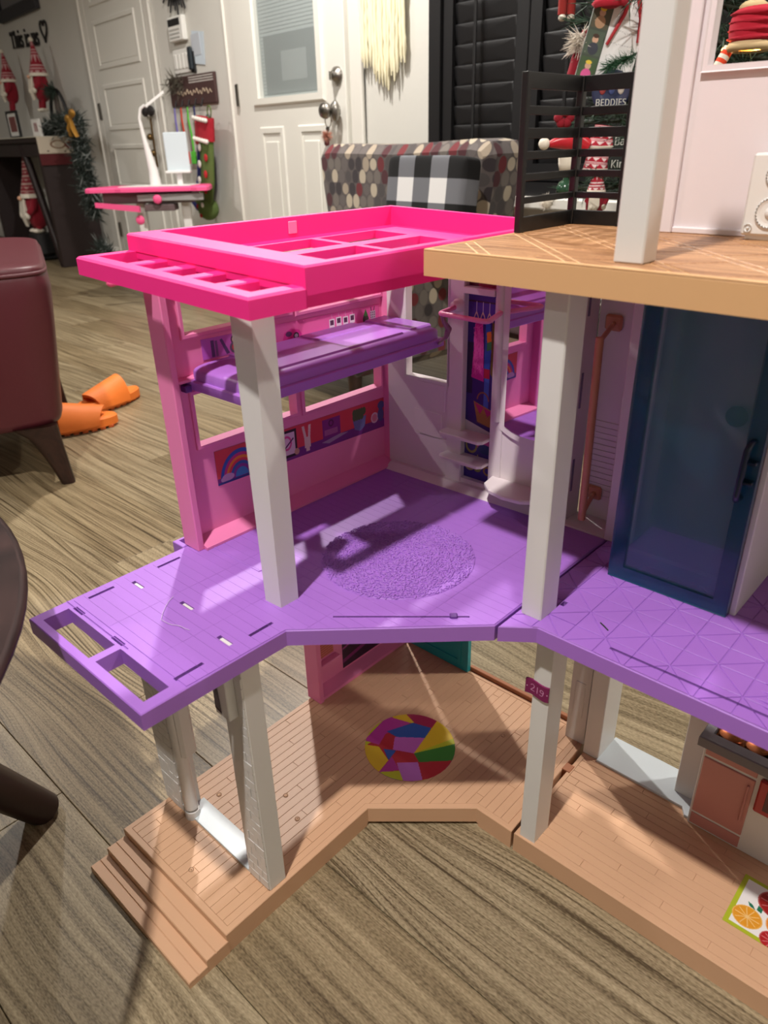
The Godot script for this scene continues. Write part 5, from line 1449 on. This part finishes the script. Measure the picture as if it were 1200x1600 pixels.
	for i in 5:
		obj("hook", MB.new().tube([Vector3(-0.2 + i * 0.08, 0.03, 0.018), Vector3(-0.2 + i * 0.08, 0.005, 0.026), Vector3(-0.2 + i * 0.08, -0.012, 0.034), Vector3(-0.2 + i * 0.08, -0.002, 0.044)], 0.0035, 6), black, sg)
	var lc := [["pale violet", C(120, 110, 190)], ["orange red", C(206, 66, 36)], ["bright green", C(90, 196, 60)], ["navy", C(34, 36, 104)]]
	for i in 4:
		var ly := thing("lanyard", "%s lanyard strap hanging from a hook of the brown sign" % lc[i][0], "lanyard", wx(-1.535 + i * 0.08, 1.0, 0.036), "lanyards under the brown sign")
		var lm := mat("lanyard_%d" % i, lc[i][1], 0.8)
		obj("strap", MB.new().tube([Vector3(0.0, 0.002, 0), Vector3(-0.006, -0.06, 0.0), Vector3(0.004 + i * 0.006, -0.15, 0.002), Vector3(0.012, -0.24, 0.0)], [0.008, 0.01, 0.012, 0.011], 8, true, 0.3), lm, ly)
		obj("badge", bx(-0.022, 0.035, -0.29, -0.225, -0.003, 0.004, 0.002), lm, ly)
	# stockings
	var stock := func(label: String, xf: Transform3D, cm: Material, cuff: Material, dots: bool) -> void:
		var st := thing("stocking", label, "stocking", xf, "hanging stockings")
		var b := MB.new()
		b.tube([Vector3(0, -0.02, 0), Vector3(0.0, -0.15, 0), Vector3(-0.005, -0.29, 0), Vector3(-0.03, -0.37, 0), Vector3(-0.1, -0.42, 0), Vector3(-0.16, -0.42, 0)], [0.074, 0.07, 0.068, 0.074, 0.06, 0.028], 18, true, 0.32)
		obj("body", b, cm, st)
		obj("cuff", MB.new().tube([Vector3(0, 0.01, 0), Vector3(0.0, -0.1, 0)], [0.083, 0.081], 18, true, 0.38), cuff, st)
		var lp := []
		for i in 9:
			lp.append(Vector3(0.05 + sin(TAU * i / 8) * 0.02, 0.04 + cos(TAU * i / 8) * 0.03, 0))
		obj("loop", MB.new().tube(lp, 0.004, 6, false), cm, st)
		if dots:
			for i in 7:
				obj("spot", MB.new().ell(Vector3(-0.03 + (i % 2) * 0.07 - i * 0.006, -0.14 - i * 0.042, 0.027), Vector3(0.018, 0.02, 0.006), 12), mat("spot_white" if i % 2 == 0 else "spot_red", C(226, 222, 214) if i % 2 == 0 else C(170, 30, 36), 0.9), st)
			for i in 6:
				obj("trim_tuft", MB.new().ell(Vector3(-0.066 + i * 0.0265, 0.0, 0.034), Vector3.ONE * 0.012, 8), mat("spot_white"), st)
				obj("trim_tuft", MB.new().ell(Vector3(-0.066 + i * 0.0265, -0.1, 0.034), Vector3.ONE * 0.012, 8), mat("spot_white"), st)
	stock.call("green felt stocking with white and red spots and a red cuff on the last hook", wx(-1.05, 0.93, 0.11) * Transform3D(Basis(Vector3.BACK, deg_to_rad(-8)), Vector3.ZERO), mat("green_felt", C(84, 104, 50), 0.95), mat("red_cuff", C(160, 24, 40), 0.95), true)
	stock.call("plain blue stocking behind the green spotted one", wx(-1.17, 0.9, 0.058) * Transform3D(Basis(Vector3.BACK, deg_to_rad(-14)), Vector3.ZERO), mat("blue_felt", C(40, 46, 116), 0.95), mat("tag_red", C(176, 50, 60), 0.95), false)
	var bl := thing("felt_bauble", "green felt ball ornament with red and white dots below the stocking", "ornament", wx(-1.15, 0.42, 0.1))
	obj("ball", MB.new().ell(Vector3(0, 0.06, 0), Vector3.ONE * 0.06, 20), mat("green_felt"), bl)
	obj("cord", MB.new().tube([Vector3(0, 0.12, 0), Vector3(0.01, 0.2, -0.04), Vector3(0.0, 0.3, -0.06)], 0.003, 6), mat("green_felt"), bl)
	for q2 in [[-0.025, 0.075], [0.03, 0.085], [0.0, 0.03]]:
		obj("spot", MB.new().ell(Vector3(q2[0], q2[1], 0.052), Vector3(0.014, 0.014, 0.006), 10), mat("spot_red" if q2[0] < 0.02 else "spot_white"), bl)
	# jingle-bell hanger on the second door's handle side
	var jb := thing("bell_hanger", "bronze bell ornament with dark bow hanging on the panelled door", "ornament", wx(-1.865, 0.66, 0.03))
	var br := mat("bronze", C(110, 88, 56), 0.35, {"metallic": 0.9})
	obj("strap", MB.new().tube([Vector3(0, 0.3, 0.01), Vector3(0.0, 0.15, 0.012), Vector3(0, 0.03, 0.01)], 0.007, 6), br, jb)
	for s in [-1, 1]:
		obj("bow_loop", MB.new().ell(Vector3(s * 0.04, 0.34, 0.02), Vector3(0.045, 0.03, 0.014), 12), mat("black_ribbon", C(40, 36, 36), 0.6), jb)
	for i in 3:
		obj("bell", MB.new().ell(Vector3(0.015 * (i % 2), 0.02 + i * 0.09, 0.03), Vector3.ONE * 0.02, 12), br, jb)
	# keys on the knob
	var ky := thing("key_bunch", "bunch of keys with a fluffy pink and copper charm on the front door knob", "keys", wx(0.0, 0.79, 0.075))
	var rg := []
	for i in 17:
		rg.append(Vector3(cos(TAU * i / 16) * 0.022, 0.1 + sin(TAU * i / 16) * 0.028, 0.0))
	obj("key_ring", MB.new().tube(rg, 0.002, 6, false), br, ky)
	for i in 3:
		var an := -0.35 + i * 0.3
		var km := MB.new(Transform3D(Basis(Vector3.BACK, an), Vector3(0, 0.075, 0.004 * i)))
		km.box(Vector3(-0.004, -0.06, -0.001), Vector3(0.004, -0.015, 0.001), 0.0005)
		km.ell(Vector3(0, -0.008, 0), Vector3(0.011, 0.011, 0.0015), 12)
		obj("key", km, mat("brushed_steel"), ky)
	var fz := []
	for i in 260:
		var d := Vector3(rng.randfn(), rng.randfn(), rng.randfn()).normalized()
		fz.append(Transform3D(Basis(Quaternion(Vector3.UP, d)).scaled(Vector3.ONE * rng.randf_range(0.02, 0.034)), Vector3(0, 0.038, 0.012)))
	scatter("fluff", nm, mat("copper_fluff", C(186, 130, 110), 0.8), fz, ky)
	obj("charm", MB.new().ell(Vector3(-0.004, 0.012, 0.01), Vector3(0.014, 0.016, 0.012), 12), mat("maroon_charm", C(96, 36, 40), 0.3), ky)
	# macrame hanging
	var mc := thing("macrame_hanging", "cream macrame wall hanging with long twisted cords between door and shutters", "wall hanging", wx(0.32, 0, 0.0))
	obj("dowel", MB.new().tube([Vector3(-0.2, 1.78, 0.025), Vector3(0.2, 1.78, 0.025)], 0.011, 12), mat("dark_walnut"), mc)
	var yarn := mat("cream_yarn", C(232, 224, 192), 0.95, {"rim_enabled": true, "rim": 0.4})
	for i in 30:
		var x := -0.135 + i * 0.0093
		var bottom := 1.0 + 0.12 * pow(absf(i - 17.0) / 17.0, 1.2) + rng.randf_range(-0.02, 0.03)
		var pts := []
		var rs := []
		var ph := rng.randf() * 6.0
		for k in 26:
			var f := k / 25.0
			pts.append(Vector3(x + sin(f * 9 + ph) * 0.004 + sin(k * 2.1 + ph) * 0.0014, lerpf(1.78, bottom, f), 0.022 + cos(k * 2.1 + ph) * 0.0014 + (i % 2) * 0.008))
			rs.append(0.0062 + 0.0016 * (k % 2))
		rs[-1] = 0.0025
		obj("cord", MB.new().tube(pts, rs, 6), yarn, mc)
# ---------------------------------------------------------------- tree corner, seen past the black railing and through the toy window
func christmas() -> void:
	var green := Color(0.018, 0.05, 0.026)
	var T := Vector3(0.76, 0.0, -1.95)
	var tr := thing("christmas_tree", "dark green christmas tree with lights standing in the window corner", "tree", Transform3D(Basis(), T))
	obj("trunk", MB.new().tube([Vector3(0, 0, 0), Vector3(0, 2.0, 0)], [0.035, 0.012], 10), mat("tree_trunk", C(60, 44, 32), 0.9), tr)
	obj("stand", MB.new().lathe([Vector2(0.2, 0), Vector2(0.2, 0.03), Vector2(0.06, 0.08), Vector2(0.05, 0.16), Vector2(0, 0.16)], 20), mat("tree_stand", C(40, 60, 44), 0.6), tr)
	var r := RandomNumberGenerator.new()
	r.seed = 12
	var nd := MB.new()
	nd.tube([Vector3.ZERO, Vector3(0, 0.5, 0), Vector3(0, 1, 0)], [0.02, 0.026, 0.004], 3, false)
	var xs := []
	var cs := []
	var wires := MB.new()
	for b in 330:
		var y := 0.22 + 1.75 * pow(r.randf(), 1.15)
		var an := r.randf() * TAU
		var len := (0.31 * clampf((2.1 - y) / 1.05, 0.0, 1.0) + 0.03) * r.randf_range(0.75, 1.0)
		var d := Vector3(cos(an), r.randf_range(-0.35, 0.02), sin(an)).normalized()
		var p0 := Vector3(0, y, 0)
		wires.tube([p0, p0 + d * len * 0.6, p0 + d * len + Vector3(0, 0.03, 0)], [0.005, 0.004, 0.003], 4, false)
		for k in int(30 + len * 140):
			var f := pow(r.randf(), 0.7)
			var q := p0 + d * len * f + Vector3(0, 0.03 * f * f, 0)
			var e := (d * 0.8 + Vector3(r.randfn(), r.randfn(), r.randfn()) * 0.55).normalized()
			xs.append(Transform3D(Basis(Quaternion(Vector3.UP, e)).scaled(Vector3.ONE * r.randf_range(0.03, 0.055)), q))
			cs.append(green * r.randf_range(0.55, 1.5))
	stuff(obj("branch_wires", wires, mat("branch_wire", C(40, 44, 30), 0.9), tr))
	scatter("needles", nd.mesh(), mat("tree_needles", Color.WHITE, 0.6, {"vertex_color_use_as_albedo": true}), xs, tr, cs)
	# fairy lights: glowing bulbs, two of them near the toy window
	var glow := mat("fairy_bulb", C(255, 214, 140), 0.5, {"emission_enabled": true, "emission": Color(1.0, 0.72, 0.32), "emission_energy_multiplier": 14.0})
	var spots := [Vector3(0.9035, 0.9906, -2.2), Vector3(0.9865, 0.9937, -2.2), Vector3(1.02, 1.06, -2.17), Vector3(0.66, 0.96, -2.26)]
	for i in spots.size():
		var fl := thing("fairy_light", ["warm glowing fairy light by the striped ornament", "warm glowing fairy light under the red knitted ornament", "warm fairy light above the red knitted ornament", "warm fairy light by the white list board"][i], "light", near(spots[i].x, spots[i].y, spots[i].z, 0.775 if i < 3 else 0.86), "fairy lights on the tree")
		obj("bulb", MB.new().ell(Vector3.ZERO, Vector3(0.0045, 0.006, 0.0045), 10), glow, fl)
		obj("socket", MB.new().tube([Vector3(0, 0.005, 0), Vector3(0, 0.016, -0.003), Vector3(0.01, 0.03, -0.03)], [0.004, 0.004, 0.0015], 8), mat("green_wire", C(24, 50, 30), 0.6), fl)
		if i < 2:
			var l := OmniLight3D.new()
			l.name = "glow"
			l.light_energy = 0.004
			l.light_color = Color(1.0, 0.72, 0.36)
			l.omni_range = 6.0
			l.omni_attenuation = 2.0
			l.light_size = 0.006
			l.position = Vector3(0, 0, 0.012)
			l.shadow_enabled = true
			put(l, fl)
	var red := mat("red_knit_plain", C(176, 26, 48), 0.95, {"rim_enabled": true, "rim": 0.4})
	var cream := mat("cream_wool")
	var felt := mat("red_felt")
	# knitted ornament in the toy window
	var ko := thing("knitted_ornament", "red knitted hat ornament with oatmeal bands seen through the toy window", "ornament", near(0.9578, 0.982, -2.17, 0.77) * Transform3D(Basis().scaled(Vector3.ONE * 0.88), Vector3.ZERO))
	var prof := []
	for i in 15:
		var f := i / 14.0
		prof.append(Vector2((0.062 * sqrt(maxf(0.0, 1.0 - pow(absf(f * 1.75 - 0.75), 2.6))) if f < 1.0 else 0.0) + 0.0035 * sin(i * 3.14), f * 0.115))
	obj("cap", MB.new().ell(Vector3(0, 0.062, 0), Vector3(0.064, 0.055, 0.055), 24, 0.9, 0.75), red, ko)
	for k in 4:
		obj("knit_ridge", MB.new().lathe([Vector2(0.05, 0.026 + k * 0.02), Vector2(0.067, 0.034 + k * 0.02), Vector2(0.05, 0.044 + k * 0.02)], 24), red, ko)
	var oat := mat("oatmeal_knit", C(196, 172, 130), 0.95)
	obj("hem", MB.new().lathe([Vector2(0.03, 0.006), Vector2(0.058, 0.002), Vector2(0.064, 0.014), Vector2(0.058, 0.026), Vector2(0.03, 0.024)], 24), oat, ko)
	obj("crown", MB.new().ell(Vector3(-0.008, 0.108, 0), Vector3(0.04, 0.02, 0.034), 18), oat, ko)
	# striped ornament
	var so := thing("striped_ornament", "orange and white striped ornament leg beside the glowing light", "ornament", near(0.884, 0.955, -2.17, 0.78))
	var orange := mat("orange_felt", C(226, 70, 36), 0.9)
	for k in 8:
		var a := Vector3(-0.014 + k * 0.0045, -0.03 + k * 0.0085, 0)
		obj("stripe", MB.new().tube([a, a + Vector3(0.0045, 0.0085, 0)], 0.0135, 14), orange if k % 2 == 0 else cream, so)
	# white list board with a photo strip, red bow and pompom tuft
	var bd := thing("list_board", "white hanging list board with four-photo strip and red ribbon on the tree", "sign", near(0.595, 0.92, -2.22, 0.865) * Transform3D(Basis(Vector3.BACK, deg_to_rad(-13)), Vector3.ZERO))
	var bp := Pic.new(160, 256, C(226, 226, 226))
	bp.rect(0, 0, 56, 256, C(70, 80, 70))
	for i in 4:
		bp.rect(3, i * 64 + 3, 50, 58, [C(74, 82, 86), C(84, 82, 66), C(78, 92, 78), C(70, 92, 62)][i])
		bp.oval(28, i * 64 + 24, 9, 9, C(206, 166, 140)).oval(28, i * 64 + 46, 15, 15, [C(196, 180, 130), C(176, 140, 110), C(58, 62, 74), C(214, 90, 150)][i]).oval(28, i * 64 + 15, 9, 5, [C(220, 190, 90), C(230, 200, 60), C(70, 50, 40), C(230, 200, 70)][i])
	var rr := RandomNumberGenerator.new()
	rr.seed = 3
	for i in 7:
		var x := 72.0
		while x < 140:
			var w := rr.randf_range(3, 8)
			bp.line(x, 30 + i * 30, x + w, 26 + i * 30 + rr.randf() * 8, 1.5, C(178, 178, 180))
			x += w + 2
	var bm := MB.new()
	bm.box(Vector3(-0.068, 0.0, -0.004), Vector3(0.075, 0.235, 0.004), 0.001)
	for i in bm.t.size():
		bm.t[i] = Vector2((bm.v[i].x + 0.068) / 0.143, 1.0 - bm.v[i].y / 0.235)
	obj("board", bm, picmat("list_print", bp, 0.5), bd)
	var ribbon := mat("red_ribbon", C(170, 28, 40), 0.45)
	obj("ribbon", MB.new().tube([Vector3(0.02, 0.235, 0.006), Vector3(0.01, 0.16, 0.012), Vector3(-0.012, 0.09, 0.01)], [0.006, 0.005, 0.004], 6, true, 0.4), ribbon, bd)
	obj("ribbon", MB.new().tube([Vector3(0.02, 0.235, 0.006), Vector3(0.055, 0.16, 0.014), Vector3(0.066, 0.11, 0.01)], [0.006, 0.006, 0.005], 6, true, 0.4), ribbon, bd)
	var sp := thing("spruce_sprig", "green spruce sprig hanging in front of the white list board", "branch", near(0.668, 0.985, -2.16, 0.865))
	var sx := []
	for i in 300:
		var f := r.randf()
		var e := (Vector3(-0.8, -0.5, 0) + Vector3(r.randfn(), r.randfn(), r.randfn()) * 0.7).normalized()
		sx.append(Transform3D(Basis(Quaternion(Vector3.UP, e)).scaled(Vector3.ONE * r.randf_range(0.02, 0.034)), Vector3(-0.075 * f, -0.03 * f, 0)))
	scatter("needles", nd.mesh(), mat("sprig_needles", C(34, 84, 52), 0.7), sx, sp)
	obj("stem", MB.new().tube([Vector3(0.01, 0.004, 0), Vector3(-0.07, -0.028, 0)], 0.003, 6), mat("green_wire"), sp)
	# red ornament above the board and a red figure's feet on the shutter rod
	var ro := thing("red_hat_ornament", "dark red hat ornament at the top of the white list board", "ornament", near(0.6, 1.09, -2.2, 0.865))
	obj("hat", MB.new().ell(Vector3(0, 0.03, 0), Vector3(0.045, 0.035, 0.035), 18), felt, ro)
	obj("band", MB.new().lathe([Vector2(0.036, -0.002), Vector2(0.046, 0.008), Vector2(0.036, 0.018)], 20), red, ro)
	var ef := thing("red_doll", "small red felt doll with cream feet hanging by the dark shutters", "doll", near(0.4914, 1.062, -2.2, 0.95))
	for s in [-1, 1]:
		obj("leg", MB.new().tube([Vector3(s * 0.011, 0.12, 0), Vector3(s * 0.011, 0.014, 0)], 0.011, 10), mat("brick_felt", C(150, 44, 40), 0.95), ef)
		obj("foot", MB.new().ell(Vector3(s * 0.011, 0.007, 0.004), Vector3(0.01, 0.008, 0.013), 10), cream, ef)
	obj("tunic", MB.new().tube([Vector3(0, 0.1, 0), Vector3(0, 0.16, 0), Vector3(0, 0.22, 0)], [0.03, 0.026, 0.016], 12), mat("brick_felt"), ef)
	obj("head", MB.new().ell(Vector3(0, 0.24, 0), Vector3(0.02, 0.022, 0.02), 14), mat("gnome_skin"), ef)
	# stocking with white fur cuff left of the board
	var fs := thing("fur_cuff_stocking", "small red stocking with shaggy white fur cuff left of the list board", "stocking", near(0.536, 0.945, -2.26, 0.865))
	obj("body", MB.new().tube([Vector3(0.03, 0.1, 0), Vector3(0.012, 0.05, 0), Vector3(-0.004, -0.01, 0), Vector3(-0.01, -0.03, 0)], [0.016, 0.018, 0.017, 0.008], 12), felt, fs)
	var fx := []
	for i in 220:
		var e := (Vector3(-0.7, -0.35, 0.3) + Vector3(r.randfn(), r.randfn(), r.randfn()) * 0.5).normalized()
		fx.append(Transform3D(Basis(Quaternion(Vector3.UP, e)).scaled(Vector3.ONE * r.randf_range(0.025, 0.05)), Vector3(0.012 + r.randf_range(-0.012, 0.014), 0.075 + r.randf_range(-0.02, 0.02), 0.012)))
	scatter("fur", nd.mesh(), mat("white_fur", C(230, 222, 210), 0.95), fx, fs)
	# gnome toys and signs behind the railing
	var santa := thing("santa_hat", "shiny red hat with white pompom behind the black railing", "hat", near(0.5, 0.77, -2.2, 0.865))
	obj("hat", MB.new().tube([Vector3(-0.028, 0.014, 0), Vector3(0.0, 0.02, 0.0), Vector3(0.05, 0.018, 0), Vector3(0.075, 0.005, 0)], [0.008, 0.018, 0.024, 0.02], 14), mat("red_satin", C(190, 28, 44), 0.3), santa)
	obj("pompom", MB.new().ell(Vector3(-0.042, 0.016, 0.0), Vector3.ONE * 0.0155, 14), cream, santa)
	var dm := thing("dark_berry_ornament", "dark red berry ornament above the shiny red hat", "ornament", near(0.516, 0.83, -2.24, 0.865))
	for i in 6:
		obj("berry", MB.new().ell(Vector3(cos(i * 1.05) * 0.016, 0.018 + sin(i * 1.05) * 0.014, 0), Vector3.ONE * 0.013, 10), felt, dm)
	var nk := knit("nordic_knit", C(168, 26, 48), C(230, 210, 210), 3)
	var sgn := mat("chalk_board", C(26, 34, 32), 0.6)
	for i in 2:
		var y: float = [0.775, 0.72][i]
		var nm := thing("nordic_gnome", ["red nordic-knit gnome hat beside the upper dark name sign", "red nordic-knit gnome hat beside the lower dark name sign"][i], "ornament", near(0.612 - i * 0.008, y, -2.2, 0.865), "nordic knit hats on the tree")
		var mb := MB.new()
		mb.tube([Vector3(0, 0, 0), Vector3(0.002, 0.025, 0), Vector3(0.006, 0.05, 0)], [0.034, 0.03, 0.026], 18)
		obj("hat", mb, nk, nm)
		obj("brim", MB.new().lathe([Vector2(0.028, -0.006), Vector2(0.036, 0.0), Vector2(0.03, 0.006)], 18), cream, nm)
		var ns := thing("name_sign", ["dark oval name sign reading Ba at the railing's right end", "dark oval name sign reading Kin at the railing's right end"][i], "sign", near(0.668, y + 0.012, -2.18, 0.865), "dark name signs on the tree")
		var el := PackedVector2Array()
		for k in 24:
			el.append(Vector2(cos(TAU * k / 24) * 0.042, sin(TAU * k / 24) * 0.026))
		obj("plaque", MB.new().prism("z", el, -0.006, 0.0, 0.001), sgn, ns)
		var w := obj("lettering", words(["Ba", "Kin"][i], 0.026, 0.0015), mat("chalk", C(206, 208, 200), 0.8), ns)
		w.position = Vector3(-0.012, 0.0, 0.001)
	var pl := thing("round_plate_sign", "round blue plate sign with pale lettering at the top of the railing", "sign", near(0.624, 0.875, -2.2, 0.865))
	obj("plate", MB.new(Transform3D(Basis(Vector3.RIGHT, PI / 2), Vector3(0, 0.03, 0))).lathe([Vector2(0.05, 0), Vector2(0.05, 0.006), Vector2(0.044, 0.008), Vector2(0, 0.008)], 28), mat("plate_navy", C(44, 52, 84), 0.4), pl)
	for k in 3:
		obj("figure", MB.new().ell(Vector3(-0.024 + k * 0.024, 0.036, 0.008), Vector3(0.009, 0.014, 0.003), 12), mat("plate_figure_%d" % k, [C(150, 60, 60), C(66, 80, 130), C(200, 190, 180)][k], 0.5), pl)
	var pw := obj("lettering", words("BEDDIES", 0.021, 0.0015), mat("chalk"), pl)
	pw.position = Vector3(0, 0.004, 0.01)
	gnome("white bearded gnome in a nordic red hat low behind the railing", near(0.612, 0.60, -2.2, 0.865), nk, felt, 0.15, 0.0, "")
	var wb := thing("white_cup", "plain cream cup ornament behind the railing's left panel", "ornament", near(0.53, 0.715, -2.2, 0.865))
	obj("cup", MB.new().lathe([Vector2(0, 0), Vector2(0.024, 0), Vector2(0.029, 0.02), Vector2(0.03, 0.04), Vector2(0.025, 0.042), Vector2(0.023, 0.02), Vector2(0, 0.006)], 20), cream, wb)
	var gb := thing("green_bottle_ornament", "small dark green glass bottle ornament behind the railing", "ornament", near(0.525, 0.66, -2.2, 0.865))
	obj("bottle", MB.new().lathe([Vector2(0, 0), Vector2(0.024, 0), Vector2(0.025, 0.016), Vector2(0.018, 0.03), Vector2(0.008, 0.036), Vector2(0.008, 0.044), Vector2(0, 0.044)], 18), mat("green_glaze", C(40, 74, 54), 0.2), gb)
	var fb := thing("white_fluffy_ball", "fluffy white ball on the window sill behind the railing", "ornament", near(0.5, 0.632, -2.3, 0.95))
	var bx2 := []
	for i in 260:
		var e := Vector3(r.randfn(), r.randfn(), r.randfn()).normalized()
		bx2.append(Transform3D(Basis(Quaternion(Vector3.UP, e)).scaled(Vector3.ONE * r.randf_range(0.022, 0.03)), Vector3.ZERO))
	obj("core", MB.new().ell(Vector3.ZERO, Vector3.ONE * 0.017, 12), cream, fb)
	scatter("fluff", nd.mesh(), mat("white_fur"), bx2, fb)

# ---------------------------------------------------------------- loose bits on the toy house
func small_things() -> void:
	var hx := func(u: float, y: float, w: float) -> Transform3D: return Transform3D(HB, HB * Vector3(u, y, w))
	var sp := thing("toy_speaker", "white toy loudspeaker tower standing on the honey-coloured top floor", "speaker", hx.call(0.742, 0.7127, -0.24))
	var wp := mat("white_plastic")
	obj("cabinet", bx(0.0, 0.024, 0.004, 0.0715, 0.0, 0.045, 0.002), wp, sp)
	obj("foot", bx(0.003, 0.022, 0.0, 0.006, 0.004, 0.042, 0.001), wp, sp)
	for q in [[0.0235, 0.0235, 0.0138], [0.0245, 0.054, 0.0115], [0.0065, 0.0105, 0.0036], [0.039, 0.0105, 0.0036]]:
		var c := MB.new(Transform3D(Basis(Vector3.BACK, PI / 2), Vector3(0, q[1], q[0])))
		var R: float = q[2]
		c.lathe([Vector2(R, 0), Vector2(R * 0.96, 0.0014), Vector2(R * 0.82, 0.001), Vector2(R * 0.4, -0.0015), Vector2(R * 0.36, 0.0008), Vector2(R * 0.2, 0.0024), Vector2(0, 0.003)], 28)
		obj("cone", c, wp, sp)
	var th := thing("plastic_thread", "thin clear plastic thread curling on the purple porch deck", "thread", hx.call(0.3, 0.3578, -0.6))
	var pts := []
	for q in [[0.3334, -0.6332], [0.3260, -0.6295], [0.3183, -0.6236], [0.308, -0.614], [0.3, -0.6047], [0.3005, -0.596], [0.302, -0.5886], [0.3055, -0.583], [0.3069, -0.5775], [0.3075, -0.571], [0.3089, -0.566]]:
		pts.append(Vector3(q[0] - 0.3, 0.0004 + 0.0006 * absf(sin(q[0] * 300)), q[1] + 0.6))
	obj("strand", MB.new().tube(pts, 0.0003, 5), mat("clear_thread", C(226, 206, 240), 0.2), th)
	var st := thing("plastic_sliver", "tiny dark green sliver lying on the triangle-patterned purple deck", "scrap", hx.call(0.589, 0.3577, -0.25))
	obj("sliver", MB.new().tube([Vector3(0.0035, 0.0006, -0.006), Vector3(0, 0.0009, 0), Vector3(-0.0033, 0.0006, 0.0058)], 0.0007, 6), mat("dark_green_scrap", C(34, 48, 34), 0.6), st)
